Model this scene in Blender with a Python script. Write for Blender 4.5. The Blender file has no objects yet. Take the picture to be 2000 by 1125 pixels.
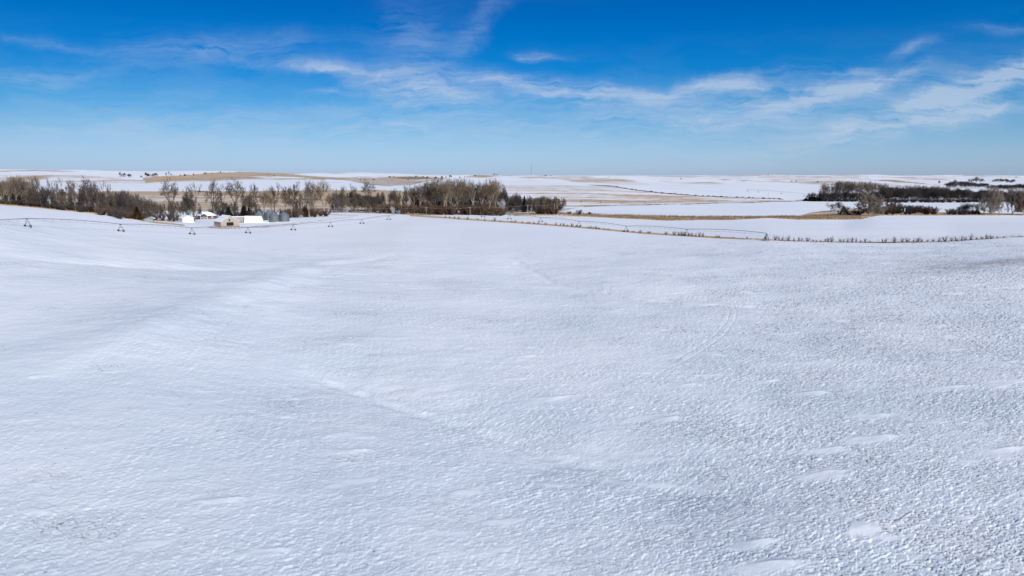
import bpy, math, random
import numpy as np
from mathutils import Vector, Matrix

S = bpy.context.scene
COL = S.collection
R = math.radians
random.seed(11)

# ------------------------------------------------------------------ camera
F = 1333.3                       # focal length in pixels of a 2000 px wide frame
PITCH = math.atan(224.5 / F)     # camera looks down by this
cam_d = bpy.data.cameras.new('camera')
cam = bpy.data.objects.new('camera', cam_d)
COL.objects.link(cam)
cam.location = (0, 0, 0)
cam.rotation_euler = (math.pi / 2 - PITCH, 0, 0)
cam_d.sensor_width = 36
cam_d.lens = 36 * F / 2000
cam_d.clip_start = 1
cam_d.clip_end = 40000
S.camera = cam

# ------------------------------------------------------------------ sun, sky, exposure
SUN_EL, SUN_AZ = 31, 147        # azimuth clockwise from +Y (view direction): behind the camera, to the right
sun_d = bpy.data.lights.new('sun', 'SUN')
sun = bpy.data.objects.new('sun', sun_d)
COL.objects.link(sun)
sun_d.energy = 4.8
sun_d.angle = R(0.55)
sun_d.color = (1.0, 0.94, 0.88)
sdir = Vector((math.sin(R(SUN_AZ)) * math.cos(R(SUN_EL)), math.cos(R(SUN_AZ)) * math.cos(R(SUN_EL)), math.sin(R(SUN_EL))))
sun.rotation_euler = sdir.to_track_quat('Z', 'Y').to_euler()

CP, SP = math.cos(PITCH), math.sin(PITCH)
def ray(px, py):
    "tangents (X/Y, Z/Y) of the view direction through a photo pixel"
    r = (px - 1000) / F; u = -(py - 562.5) / F
    y = CP + u * SP
    return r / y, (u * CP - SP) / y

W = bpy.data.worlds.new('World'); S.world = W; W.use_nodes = True
wt = W.node_tree; wt.nodes.clear()
class NT:
    def __init__(s, t): s.t = t
    def n(s, typ, **k):
        nd = s.t.nodes.new(typ)
        ins = k.pop('ins', {})
        for a, b in k.items(): setattr(nd, a, b)
        for a, b in ins.items():
            if hasattr(b, 'is_output') or isinstance(b, bpy.types.NodeSocket): s.t.links.new(b, nd.inputs[a])
            else: nd.inputs[a].default_value = b
        return nd
    def m(s, op, a, b=None, c=None, clamp=False):
        ins = {0: a}
        if b is not None: ins[1] = b
        if c is not None: ins[2] = c
        nd = s.n('ShaderNodeMath', operation=op, use_clamp=clamp, ins=ins)
        return nd.outputs[0]
    def v(s, op, a, b=None, out=0):
        ins = {0: a}
        if b is not None: ins[1] = b
        return s.n('ShaderNodeVectorMath', operation=op, ins=ins).outputs[out]
    def ramp(s, fac, stops, interp='LINEAR'):
        nd = s.n('ShaderNodeValToRGB'); s.t.links.new(fac, nd.inputs[0])
        e = nd.color_ramp; e.interpolation = interp
        while len(e.elements) < len(stops): e.elements.new(0.5)
        for i, (p, c) in enumerate(stops):
            e.elements[i].position = p; e.elements[i].color = (*c, 1) if len(c) == 3 else c
        return nd.outputs[0]
    def mix(s, fac, a, b, typ='MIX'):
        nd = s.n('ShaderNodeMix', data_type='RGBA', blend_type=typ)
        for k, x in ((0, fac), (6, a), (7, b)):
            if isinstance(x, bpy.types.NodeSocket): s.t.links.new(x, nd.inputs[k])
            else: nd.inputs[k].default_value = x if k == 0 else (*x, 1) if len(x) == 3 else x
        return nd.outputs[2]
    def noise(s, vec, scale, detail=4, rough=.5, dist=0.0):
        return s.n('ShaderNodeTexNoise', ins={'Vector': vec, 'Scale': scale, 'Detail': detail, 'Roughness': rough, 'Distortion': dist}).outputs[0]
w = NT(wt)
sky = w.n('ShaderNodeTexSky', sky_type='NISHITA', sun_disc=False, sun_elevation=R(SUN_EL), sun_rotation=R(SUN_AZ),
          altitude=600, air_density=1.0, dust_density=0.4, ozone_density=2.0)
tc = w.n('ShaderNodeTexCoord').outputs['Generated']
sx = w.n('ShaderNodeSeparateXYZ', ins={0: tc})
X_, Y_, Z_ = sx.outputs
# the winter sky is a deeper, cleaner blue than the model's: grade it with elevation
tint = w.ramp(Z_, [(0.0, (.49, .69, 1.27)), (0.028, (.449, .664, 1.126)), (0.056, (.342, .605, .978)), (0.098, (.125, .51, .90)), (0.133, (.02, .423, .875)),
                    (0.179, (.0, .381, .845)), (0.225, (.0, .33, .796)), (0.32, (.34, .60, .90)), (1.0, (.42, .62, .88))])  # unseen sky above the frame made more neutral to weaken the blue fill
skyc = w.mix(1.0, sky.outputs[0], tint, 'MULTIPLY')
skyc = w.v('SCALE', skyc); skyc.node.inputs[3].default_value = 1; wt.links.new(w.m('MULTIPLY_ADD', X_, .22, 1.0), skyc.node.inputs[3])
yp = w.m('MAXIMUM', Y_, 0.08)
U = w.m('DIVIDE', X_, yp); V = w.m('DIVIDE', Z_, yp)
P = w.n('ShaderNodeCombineXYZ', ins={0: U, 1: V, 2: 0.0}).outputs[0]
wn = w.n('ShaderNodeTexNoise', ins={'Vector': P, 'Scale': 9.0, 'Detail': 5.0, 'Roughness': .6})
warp = w.v('MULTIPLY', w.v('SUBTRACT', wn.outputs[1], (.5, .5, .5)), (.16, .045, 0))
PW = w.v('ADD', P, warp)
strokes = [(420,98,190,26,3,.42),(120,88,130,8,-3,.2),(60,158,120,16,5,.45),(220,215,260,40,5,.22),
 (800,85,60,75,15,.34),(915,62,70,22,48,.30),(640,140,90,11,-9,.75),(760,157,120,20,-9,.8),(830,188,95,15,-3,.6),
 (620,182,50,5,0,.35),(1043,109,38,7,-4,.55),(950,158,80,15,-5,.65),(1070,172,130,17,-8,.85),(1220,187,130,10,0,.8),
 (1400,168,130,15,10,.75),(1450,172,80,9,0,.6),(1200,225,220,28,0,.32),(1420,215,240,32,12,.38),(1610,188,130,26,12,.85),
 (1700,165,110,14,16,.7),(1650,142,50,8,5,.5),(1770,93,60,10,15,.45),(1955,55,50,8,-5,.32),(1910,165,190,32,17,.95),
 (1990,135,80,20,17,.7),(1800,240,320,24,10,.45),(1500,275,380,28,8,.32),(350,238,520,16,4,.30),(780,240,50,5,0,.3),
 (1850,190,210,13,19,.75),(1955,150,120,10,21,.8),(1880,222,240,14,13,.55),(500,265,560,34,3,.30),(1250,255,420,30,5,.28),(700,262,420,30,2,.25),(900,210,160,30,-3,.25)]
acc = None
for (px, py, hl, hw, ang, dn) in strokes:
    u0, v0 = ray(px, py); a = R(ang); ca, sa = math.cos(a), math.sin(a)
    L, H = hl / F, hw / F
    d = w.v('SUBTRACT', PW, (u0, v0, 0))
    da = w.v('DOT_PRODUCT', d, (ca / L, sa / L, 0), out=1); db = w.v('DOT_PRODUCT', d, (-sa / H, ca / H, 0), out=1)
    q = w.m('MULTIPLY_ADD', da, da, w.m('MULTIPLY', db, db))
    e = w.m('MULTIPLY', w.m('POWER', 0.36, q), dn)
    acc = e if acc is None else w.m('ADD', acc, e)
# streaky wisps: noise stretched along the wind
def rotv(vec, deg, sc):
    return w.n('ShaderNodeMapping', ins={'Vector': vec, 'Rotation': (0, 0, R(deg)), 'Scale': sc}).outputs[0]
n1 = w.noise(rotv(PW, -8, (5, 26, 1)), 1.0, 8, .62, .4)
n2 = w.noise(rotv(PW, -14, (18, 140, 1)), 1.0, 8, .65)
nn = w.m('ADD', w.m('MULTIPLY', n1, .58), w.m('MULTIPLY', n2, .42))
wisp = w.m('MULTIPLY', w.m('SUBTRACT', nn, .36), 4.0, clamp=True)
front = w.m('MULTIPLY', Y_, 8.0, clamp=True)
dens = w.m('MULTIPLY', w.m('MULTIPLY', acc, wisp), front)
dens = w.m('MINIMUM', w.m('MULTIPLY', dens, .86), .66)
veil = w.m('MULTIPLY', w.m('MULTIPLY', w.m('SUBTRACT', n1, .42), .7, clamp=True), w.m('MULTIPLY', w.m('MULTIPLY', Z_, 8, clamp=True), w.m('MULTIPLY', w.m('SUBTRACT', .19, Z_), 9, clamp=True)))
dens = w.m('ADD', dens, w.m('MULTIPLY', veil, .55), clamp=True)
cloud_col = (5.2, 6.2, 7.8)
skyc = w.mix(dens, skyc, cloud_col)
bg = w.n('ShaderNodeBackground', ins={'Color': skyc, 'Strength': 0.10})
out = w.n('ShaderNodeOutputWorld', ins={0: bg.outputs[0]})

S.view_settings.view_transform = 'Standard'
S.view_settings.look = 'None'
S.view_settings.exposure = 0.0
S.view_settings.gamma = 1.0

# ------------------------------------------------------------------ numpy noise
def _h(ix, iy, seed):
    n = (ix.astype(np.int64) * 374761393 + iy.astype(np.int64) * 668265263 + seed * 974634777) & 0x7fffffff
    n = ((n ^ (n >> 13)) * 1274126177) & 0x7fffffff
    n = (n ^ (n >> 16)) * 2246822519 & 0x7fffffff
    return (n ^ (n >> 15)) & 0x7fffffff
def hsh(ix, iy, seed): return (_h(ix, iy, seed) % 65536) / 65535.0
def perlin(x, y, seed=0):
    x0 = np.floor(x); y0 = np.floor(y); fx = x - x0; fy = y - y0
    sx_ = fx * fx * fx * (fx * (fx * 6 - 15) + 10); sy_ = fy * fy * fy * (fy * (fy * 6 - 15) + 10)
    r = []
    for dy in (0, 1):
        for dx in (0, 1):
            a = hsh(x0 + dx, y0 + dy, seed) * 2 * np.pi
            r.append(np.cos(a) * (fx - dx) + np.sin(a) * (fy - dy))
    return (r[0] * (1 - sx_) + r[1] * sx_) * (1 - sy_) + (r[2] * (1 - sx_) + r[3] * sx_) * sy_
def fbm(x, y, oct=4, seed=0, g=.5):
    s = 0; a = 1
    for i in range(oct):
        s = s + a * perlin(x, y, seed + i * 17); x = x * 2.03 + 5.3; y = y * 2.03 - 3.1; a *= g
    return s
def worley(x, y, seed=0):
    x0 = np.floor(x); y0 = np.floor(y)
    f1 = np.full(x.shape, 9.0); f2 = np.full(x.shape, 9.0); idv = np.zeros(x.shape)
    for dy in (-1, 0, 1):
        for dx in (-1, 0, 1):
            cx = x0 + dx; cy = y0 + dy
            d = np.hypot(cx + .1 + .8 * hsh(cx, cy, seed) - x, cy + .1 + .8 * hsh(cx, cy, seed + 5) - y)
            nf = d < f1
            f2 = np.where(nf, f1, np.minimum(f2, d)); idv = np.where(nf, hsh(cx, cy, seed + 9), idv); f1 = np.where(nf, d, f1)
    return f1, f2, idv
def sstep(a, b, x):
    t = np.clip((x - a) / (b - a), 0, 1); return t * t * (3 - 2 * t)

# ------------------------------------------------------------------ terrain heights
# long ground lines of the valley: each a list of (bearing px, depression py or None, distance Y, height or None)
CURVES = [
 [(0,None,30,-39),(1000,None,30,-40),(2000,None,30,-39.5)],
 [(0,None,62,-39.5),(1000,None,63,-40.4),(2000,None,63,-40)],
 [(0,740,120,0),(280,705,132,0),(560,700,145,0),(1000,700,148,0),(1500,700,145,0),(2000,700,140,0)],
 [(0,497,240,0),(200,508,255,0),(400,525,265,0),(620,525,290,0),(780,497,340,0),(1000,None,330,-40.6),(1250,None,300,-38.5),(1500,None,280,-36.5),(1750,None,265,-34.6),(2000,507,260,0)],
 [(0,440,298,0),(51,443,311,0),(242,453,359,0),(376,458.5,406,0),(484,456,454,0),(571,450,502,0),(645,443.5,550,0),(708,437.5,597,0),(800,None,610,-43),(900,None,540,-42.3),(1000,None,500,-41.3),(1250,None,390,-39),(1500,None,315,-35.8),(1750,None,312,-35.2),(2000,None,320,-33.8)],
 [(0,400,400,0),(100,409,418,0),(190,418,432,0),(290,433,448,0),(420,444,490,0),(500,441,530,0),(600,430.5,605,0),(700,422.5,680,0),(800,421,728,0),(900,428,640,0),(1000,434,590,0),(1250,455.5,470,0),(1345,461,420,0),(1500,468.5,368,0),(1720,474.5,350,0),(1850,472,355,0),(2000,462.5,370,0)],
 [(0,None,600,-38),(290,None,600,-41.5),(450,429,625,0),(560,425,665,0),(650,415,760,0),(800,418,770,0),(1000,422,770,0),(1200,424.5,730,0),(1300,428,690,0),(1500,424.5,715,0),(1650,428,690,0),(1710,421,735,0),(2000,420.5,742,0)],
 [(0,None,1000,-46),(600,None,1000,-46),(1000,405,960,0),(1170,402,990,0),(1350,397,1060,0),(1570,393,1120,0),(1800,395,1110,0),(2000,393,1130,0)],
 [(0,373,1400,0),(480,373,1400,0),(700,371,1420,0),(980,363,1480,0),(1170,367,1400,0),(1300,378,1290,0),(1450,385,1230,0),(1570,388.5,1200,0),(1650,380,1350,0),(2000,371,1600,0)],
 [(0,349,2300,0),(250,352,2200,0),(480,350,2200,0),(700,356,2200,0),(900,353,2200,0),(1100,353,2300,0),(1300,357,2300,0),(1500,356,2300,0),(1700,358,2300,0),(1850,360,2300,0),(2000,360,2300,0)],
 [(0,332,4200,0),(150,331.3,4200,0),(250,333.5,4200,0),(330,335,4000,0),(420,335.5,4000,0),(480,336,4000,0),(560,339,4200,0),(640,338.5,4300,0),(700,337.5,4300,0),(800,339.8,4300,0),(900,341,4300,0),(980,342.2,4300,0),(1070,343,4300,0),(1130,345,4300,0),(1190,343.5,4300,0),(1300,343.5,4300,0),(1370,342.3,4300,0),(1430,344.5,4300,0),(1485,341,4300,0),(1560,342.8,4300,0),(1700,341.5,4300,0),(1765,343.7,4300,0),(1850,341,4300,0),(1900,343,4300,0),(1950,341.8,4300,0),(2000,345,4300,0)],
 [(0,None,7000,-30),(2000,None,7000,-60)],
 [(0,None,26000,-90),(2000,None,26000,-90)]]
UG = np.linspace(-1.0, 1.0, 801)
cy, cz = [], []
for C in CURVES:
    us, ys, zs = [], [], []
    for (px, py, Y, z) in C:
        u, sl = ray(px, py if py is not None else 450)
        us.append(u); ys.append(Y); zs.append(sl * Y if py is not None else z)
    yy = np.interp(UG, us, ys); zz = np.interp(UG, us, zs)
    k = np.exp(-np.linspace(-2, 2, 17) ** 2); k /= k.sum()
    sm = lambda a: np.convolve(np.pad(a, 8, mode='edge'), k, mode='valid')
    cy.append(sm(yy)); cz.append(sm(zz))
cy = np.array(cy); cz = np.array(cz)           # (curves, bearings)
LY = np.linspace(math.log(30), math.log(26000), 1400)
def pchip(x, y, xs):
    h = np.diff(x); d = np.diff(y) / h; m = np.zeros_like(y)
    w1 = 2 * h[1:] + h[:-1]; w2 = h[1:] + 2 * h[:-1]
    ok = d[:-1] * d[1:] > 0
    with np.errstate(divide='ignore', invalid='ignore'):
        mm = (w1 + w2) / (w1 / d[:-1] + w2 / d[1:])
    m[1:-1] = np.where(ok, mm, 0); m[0] = d[0]; m[-1] = d[-1]
    i = np.clip(np.searchsorted(x, xs) - 1, 0, len(x) - 2)
    t = (xs - x[i]) / h[i]; t2 = t * t; t3 = t2 * t
    return (2*t3-3*t2+1)*y[i] + (t3-2*t2+t)*h[i]*m[i] + (-2*t3+3*t2)*y[i+1] + (t3-t2)*h[i]*m[i+1]
HG = np.stack([pchip(cy[:, j], cz[:, j], np.exp(LY)) for j in range(len(UG))], 0)   # (bearing, Y)

def base_h(X, Y):
    Yc = np.maximum(Y, 30.0)
    u = np.clip(X / Yc, -1, 1); a = (u + 1) / 2 * (len(UG) - 1)
    b = (np.log(Yc) - LY[0]) / (LY[-1] - LY[0]) * (len(LY) - 1)
    a0 = np.clip(np.floor(a).astype(int), 0, len(UG) - 2); b0 = np.clip(np.floor(b).astype(int), 0, len(LY) - 2)
    fa = np.clip(a - a0, 0, 1); fb = np.clip(b - b0, 0, 1)
    return (HG[a0, b0] * (1-fa) * (1-fb) + HG[a0+1, b0] * fa * (1-fb) + HG[a0, b0+1] * (1-fa) * fb + HG[a0+1, b0+1] * fa * fb)
def relief(X, Y):
    far = sstep(1500, 2600, Y); 
    hills = far * (fbm(X / 700 + 3.1, Y / 900, 5, 3, .52) * 17) * (1 - .55 * sstep(3300, 4100, Y))
    mid = sstep(380, 520, Y) * (1 - far) * fbm(X / 90, Y / 160, 3, 8) * .25
    near = (1 - sstep(300, 420, Y)) * fbm(X / 42, Y / 60, 3, 21) * .35
    return hills + mid + near
def ground_h(X, Y):
    X = np.asarray(X, float); Y = np.asarray(Y, float)
    return base_h(X, Y) + relief(X, Y)
def zg(x, y): return float(ground_h(np.array([x]), np.array([y]))[0])
MY = np.exp(np.linspace(math.log(55), math.log(5200), 5000))
def at(px, py, Y=None):
    "ground point seen through a photo pixel (or the ground point on that bearing at distance Y)"
    u, sl = ray(px, py)
    if Y is not None: return Vector((u * Y, Y, zg(u * Y, Y)))
    z = base_h(u * MY, MY) + relief(u * MY, MY)
    i = np.argmax(z >= sl * MY)
    y = MY[i] if z[i] >= sl * MY[i] else 5000
    return Vector((u * y, y, zg(u * y, y)))

# small swells, terraces and wheel tracks on the near field, as world polylines
def wline(pts): return [at(*p).to_2d() for p in pts]
def dist_line(X, Y, L):
    best = np.full(X.shape, 1e9); sd = np.zeros(X.shape); tt = np.zeros(X.shape); n = len(L) - 1
    for i in range(n):
        a, b = L[i], L[i + 1]; dx, dy = b.x - a.x, b.y - a.y; l2 = dx*dx + dy*dy
        t = np.clip(((X - a.x) * dx + (Y - a.y) * dy) / l2, 0, 1)
        ex = X - a.x - t * dx; ey = Y - a.y - t * dy; d = np.hypot(ex, ey)
        s = np.sign(dx * ey - dy * ex)
        m = d < best; best = np.where(m, d, best); sd = np.where(m, d * s, sd); tt = np.where(m, (i + t) / n, tt)
    return sd, tt
TERR = [(wline([(545,695),(620,728),(720,762),(850,800),(1000,840),(1100,872),(1250,912),(1450,965),(1700,1010)]), 1.3, 2.3, 12, .14),
        (wline([(985,495),(1050,532),(1130,560),(1240,578),(1340,586),(1480,594),(1620,606),(1720,622),(1850,640)]), 1.8, 1.5, 12, .12),
        (wline([(-100,490),(0,498),(120,508),(240,517),(400,526),(560,527),(680,518),(800,495)]), 1.2, 1.2, 10, .0),
        (wline([(-60,790),(0,758),(140,712),(280,662),(420,606),(520,562),(590,530),(700,500)]), 4.0, -2.9, 16, .0),
        (wline([(560,452),(640,463),(720,474),(800,500),(850,520)]), 5, -1.2, 18, .0)]
TRK = [wline([(1424,585),(1432,600),(1428,625),(1405,655),(1360,685),(1310,715)]),
       wline([(1820,600),(1850,632),(1900,665),(1960,700),(2040,745)]),
       wline([(1440,585),(1560,560),(1700,548)])]

# ------------------------------------------------------------------ materials
def rgb(r, g, b): return (r, g, b)
MATS = {}
def simple(name, col, rough=.8, metal=0.0, var=.25, scale=3.0, bump=0.0, spec=.3, objvar=0.0):
    if name in MATS: return MATS[name]
    m = bpy.data.materials.new(name); m.use_nodes = True; t = NT(m.node_tree)
    bs = m.node_tree.nodes['Principled BSDF']
    co = t.n('ShaderNodeTexCoord').outputs['Object']
    n = t.noise(co, scale, 5, .6)
    c = t.mix(t.m('MULTIPLY_ADD', n, 2.0, -.5, clamp=True), tuple(x * (1 - var) for x in col), tuple(min(1, x * (1 + var)) for x in col))
    if objvar:
        oi = t.n('ShaderNodeObjectInfo').outputs['Random']
        k = t.m('MULTIPLY_ADD', oi, objvar * 2, 1 - objvar)
        hs = t.n('ShaderNodeHueSaturation', ins={'Hue': t.m('MULTIPLY_ADD', oi, .016, .490), 'Saturation': t.m('MULTIPLY_ADD', t.m('FRACT', t.m('MULTIPLY', oi, 7.3)), .5, .75), 'Value': k, 'Color': c})
        c = hs.outputs[0]
    m.node_tree.links.new(c, bs.inputs['Base Color'])
    bs.inputs['Roughness'].default_value = rough; bs.inputs['Metallic'].default_value = metal
    bs.inputs['Specular IOR Level'].default_value = spec
    if bump:
        b = t.n('ShaderNodeBump', ins={'Strength': bump, 'Distance': .05, 'Height': n}); m.node_tree.links.new(b.outputs[0], bs.inputs['Normal'])
    MATS[name] = m
    return m
BARK = simple('bark_pale', (.27, .215, .15), .9, scale=1.5, objvar=.25, spec=.1)
BARKD = simple('bark_dark', (.10, .078, .058), .9, scale=1.5, objvar=.2, spec=.1)
TW_TAN = simple('twigs_tan', (.165, .128, .096), .9, scale=.5, objvar=.22, spec=.1)
TW_PALE = simple('twigs_pale', (.25, .205, .15), .9, scale=.5, objvar=.12, spec=.1)
TW_GREY = simple('twigs_grey', (.105, .086, .072), .9, scale=.5, objvar=.25, spec=.1)
TW_DARK = simple('twigs_dark', (.072, .062, .060), .9, scale=.5, objvar=.2, spec=.1)
TW_BROWN = simple('twigs_brown', (.13, .085, .058), .9, scale=.5, objvar=.25, spec=.1)
CEDAR = simple('cedar_green', (.022, .030, .020), .85, scale=.8, objvar=.2, spec=.1)
CEDARR = simple('cedar_rust', (.085, .048, .022), .85, scale=.8, objvar=.15, spec=.1)
FROST = simple('frosted_twigs', (.42, .45, .48), .8, scale=.8, spec=.1)
STRAW = simple('straw', (.50, .35, .17), .9, scale=.4, var=.4, spec=.1)
WEED = simple('dry_weeds', (.20, .135, .075), .9, scale=.3, var=.45, spec=.1)
RESID = simple('crop_residue', (.075, .055, .04), .9, scale=.6, var=.4, spec=.1)
STEEL = simple('galvanised_steel', (.055, .058, .075), .6, .0, scale=2, spec=.4)
TYRE = simple('tyre_rubber', (.02, .02, .022), .8)
RIMY = simple('rim_yellow', (.55, .38, .08), .6)
RIMR = simple('rim_rust', (.30, .12, .07), .7)
SNOWM = simple('roof_snow', (.80, .83, .88), .7, var=.05, scale=.8, bump=.3)
WOODP = simple('pole_wood', (.30, .23, .17), .85, scale=2)
WOODG = simple('pole_grey', (.42, .40, .38), .85, scale=2)

# ------------------------------------------------------------------ mesh helpers
class MB:
    def __init__(s): s.v = []; s.f = []; s.mi = []
    def quad(s, a, b, c, d, mi=0):
        n = len(s.v); s.v += [tuple(a), tuple(b), tuple(c), tuple(d)]; s.f.append((n, n+1, n+2, n+3)); s.mi.append(mi)
    def poly(s, pts, mi=0):
        n = len(s.v); s.v += [tuple(p) for p in pts]; s.f.append(tuple(range(n, n + len(pts)))); s.mi.append(mi)
    def box(s, x0, y0, z0, x1, y1, z1, mi=0):
        n = len(s.v)
        s.v += [(x, y, z) for z in (z0, z1) for y in (y0, y1) for x in (x0, x1)]
        for q in ((0,2,3,1),(4,5,7,6),(0,1,5,4),(2,6,7,3),(0,4,6,2),(1,3,7,5)):
            s.f.append(tuple(n + i for i in q)); s.mi.append(mi)
    def tube(s, a, b, r0, r1=None, k=5, mi=0, cap=False):
        a = Vector(a); b = Vector(b); r1 = r0 if r1 is None else r1
        d = (b - a)
        if d.length < 1e-6: return
        d.normalize(); p = d.orthogonal().normalized(); q = d.cross(p); n = len(s.v)
        for c, r in ((a, r0), (b, r1)):
            for i in range(k):
                t = 2 * math.pi * i / k; s.v.append(tuple(c + p * (r * math.cos(t)) + q * (r * math.sin(t))))
        for i in range(k):
            j = (i + 1) % k; s.f.append((n+i, n+j, n+k+j, n+k+i)); s.mi.append(mi)
        if cap:
            s.f.append(tuple(n + k + i for i in range(k))); s.mi.append(mi)
            s.f.append(tuple(n + i for i in reversed(range(k)))); s.mi.append(mi)
    def lathe(s, prof, k=24, mi=0, c=(0, 0, 0)):
        n = len(s.v)
        for r, z in prof:
            for i in range(k):
                t = 2 * math.pi * i / k; s.v.append((c[0] + r * math.cos(t), c[1] + r * math.sin(t), c[2] + z))
        for j in range(len(prof) - 1):
            for i in range(k):
                i2 = (i + 1) % k
                s.f.append((n+j*k+i, n+j*k+i2, n+(j+1)*k+i2, n+(j+1)*k+i)); s.mi.append(mi)
    def sliver(s, a, d, L, wd, mi=0):
        p = d.orthogonal().normalized(); ang = random.random() * 6.28
        q = d.cross(p); p = p * math.cos(ang) + q * math.sin(ang)
        n = len(s.v)
        s.v += [tuple(a - p * wd), tuple(a + p * wd), tuple(a + d * L)]
        s.f.append((n, n+1, n+2)); s.mi.append(mi)
    def mesh(s, name, mats, smooth=False):
        me = bpy.data.meshes.new(name); me.from_pydata(s.v, [], s.f)
        for m in mats: me.materials.append(m)
        if len(mats) > 1: me.polygons.foreach_set('material_index', s.mi)
        if smooth: me.polygons.foreach_set('use_smooth', [True] * len(s.f))
        me.update(); return me
    def build(s, name, mats, parent=None, smooth=False):
        if not isinstance(mats, (list, tuple)): mats = [mats]
        o = bpy.data.objects.new(name, s.mesh(name, mats, smooth)); COL.objects.link(o)
        if parent: o.parent = parent
        return o
def tag(o, label=None, cat=None, group=None, kind=None):
    for k, x in (('label', label), ('category', cat), ('group', group), ('kind', kind)):
        if x: o[k] = x
    return o
def thing(name, label, cat, loc=(0, 0, 0), rz=0, group=None, scale=None):
    o = bpy.data.objects.new(name, None); COL.objects.link(o); o.location = loc; o.rotation_euler = (0, 0, rz)
    if scale: o.scale = scale
    o.empty_display_size = .5
    return tag(o, label, cat, group)

# ------------------------------------------------------------------ the ground sheet
def build_ground():
    rows = list(np.arange(-260, 40, 20.0)) + list(np.arange(40, 52, 1.5))
    y = 52.0
    while y < 26000:
        rows.append(y)
        y += max(.0022 * y, .17) if y < 150 else .0030 * y if y < 420 else .0065 * y if y < 1000 else .010 * y if y < 4600 else .05 * y
    rows = np.array(rows)
    cols = np.concatenate([-np.geomspace(5.0, .84, 26)[:-1], np.linspace(-.82, .82, 1330), np.geomspace(.84, 5.0, 26)[1:]])
    Yg, Sg = np.meshgrid(rows, cols, indexing='ij')
    Xg = Sg * np.maximum(Yg, 52)
    Z = ground_h(Xg, Yg)
    # ---- near-field shapes
    nm = (Yg > 45) & (Yg < 420) & (np.abs(Sg) < 1.2)
    x = Xg[nm]; yv = Yg[nm]; dz = np.zeros(x.shape)
    soil = np.zeros(x.shape); rough_add = np.zeros(x.shape)
    wpx_ = fbm(x / 12, yv / 12, 3, 33); wpy_ = fbm(x / 12, yv / 12, 3, 35)
    for L, wd, A, LL, rim in TERR:
        L = [L[0]] + [a.lerp(b, k) for a, b in zip(L[:-1], L[1:]) for k in (.25, .75)] + [L[-1]]
        sd, t = dist_line(x + 2.4 * wpx_, yv + 2.4 * wpy_, L); wob = 1 + .45 * fbm(x / 11, yv / 11, 2, 31)
        D_ = L[-1] - L[0]; tp = ((x - L[0].x) * D_.x + (yv - L[0].y) * D_.y) / D_.length_squared
        env = sstep(0, .22, tp) * sstep(1, .78, tp)
        q_ = np.sqrt(sd * sd + wd * wd) - wd
        dz -= env * A * np.exp(-q_ / LL)
        if rim:
            dz += env * rim * wob * np.exp(-((np.abs(sd) - wd * 1.6) / (wd * .8)) ** 2)
            soil += env * .45 * np.exp(-((sd - wd * .6) / (wd * .6)) ** 2) * sstep(.0, .5, fbm(x / 5, yv / 7, 3, 61))
    for L in TRK:
        sd, t = dist_line(x, yv, L)
        dz -= .07 * np.exp(-((np.abs(sd) - .95) / .22) ** 2) * sstep(0, .1, t) * sstep(1, .9, t)
    # broad blown drifts (smooth lenses) against clumpy wind-scoured stubble
    wx = x * .96 + yv * .28; wy = yv * .96 - x * .28
    dr = fbm(wx / 13, wy / 6.0, 3, 41, .55)
    drift = sstep(.36, .55, dr - .08 * sstep(.1, -.4, x / yv))
    dcrest = np.zeros(x.shape)
    for (px_, py_, hl_, hw_) in DRIFTS:
        g_ = at(px_, py_); dx_ = x - g_.x; dy_ = yv - g_.y; c_, s_ = math.cos(R(14)), math.sin(R(14))
        a_ = (dx_ * c_ + dy_ * s_) / hl_; b_ = (dy_ * c_ - dx_ * s_) / hw_
        a_ = a_ + .5 * wpx_; b_ = b_ + .6 * wpy_
        el = np.exp(-(np.where(a_ > 0, a_ * 1.4, a_ * .6) ** 2 + b_ * b_)) 
        drift = np.maximum(drift, sstep(.10, .75, el))
        dcrest += .20 * np.exp(-(a_ - .35) ** 2 * 2.2 - np.abs(b_ - .35 + .25 * a_) * np.where(b_ - .35 + .25 * a_ > 0, 5, 1.6))
    u = x / yv
    rmask = np.clip(.60 + .34 * sstep(-.15, .7, u) + .62 * fbm(x / 28, yv / 20, 4, 51) - .25 * sstep(230, 300, yv) - .10 * sstep(-.2, -.6, u), .2, 1.15)
    rmask = rmask * (1 - .93 * drift)
    # pillows
    jx = fbm(x / 2.1, yv / 2.1, 2, 71) * .35; jy = fbm(x / 2.6, yv / 2.1, 2, 75) * .30
    th = R(20) + fbm(x / 14, yv / 14, 2, 79) * .35
    ca, sa = np.cos(R(13)), np.sin(R(13))
    rx = x * ca + yv * sa; ry = yv * ca - x * sa
    def scales(lx, ly, seed):
        "overlapping wind-packed snow scales: long axis down wind, gentle rise, steep lee end"
        qx = rx / lx + jx; qy = ry / ly + jy + .35 * th
        x0 = np.floor(qx); y0 = np.floor(qy)
        f1 = np.full(qx.shape, 9.0); f2 = f1.copy(); idv = np.zeros(qx.shape); tx = idv.copy(); ty = idv.copy()
        for dy in (-1, 0, 1):
            for dx in (-1, 0, 1):
                cx = x0 + dx; cy_ = y0 + dy
                ax_ = qx - (cx + .1 + .8 * hsh(cx, cy_, seed)); ay_ = qy - (cy_ + .1 + .8 * hsh(cx, cy_, seed + 5))
                d = np.hypot(ax_, ay_); nf = d < f1
                f2 = np.where(nf, f1, np.minimum(f2, d)); idv = np.where(nf, hsh(cx, cy_, seed + 9), idv)
                tx = np.where(nf, ax_, tx); ty = np.where(nf, ay_, ty); f1 = np.where(nf, d, f1)
        e = np.clip(f2 - f1, 0, 1)
        return np.clip(e * 6.0, 0, 1) ** .7 * (.55 + .75 * np.clip(tx + .5, 0, 1) - .25 * ty), e, idv
    pil, e, idv = scales(1.6, .50, 81)
    pil2, e2, idw = scales(.85, .27, 91)
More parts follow.
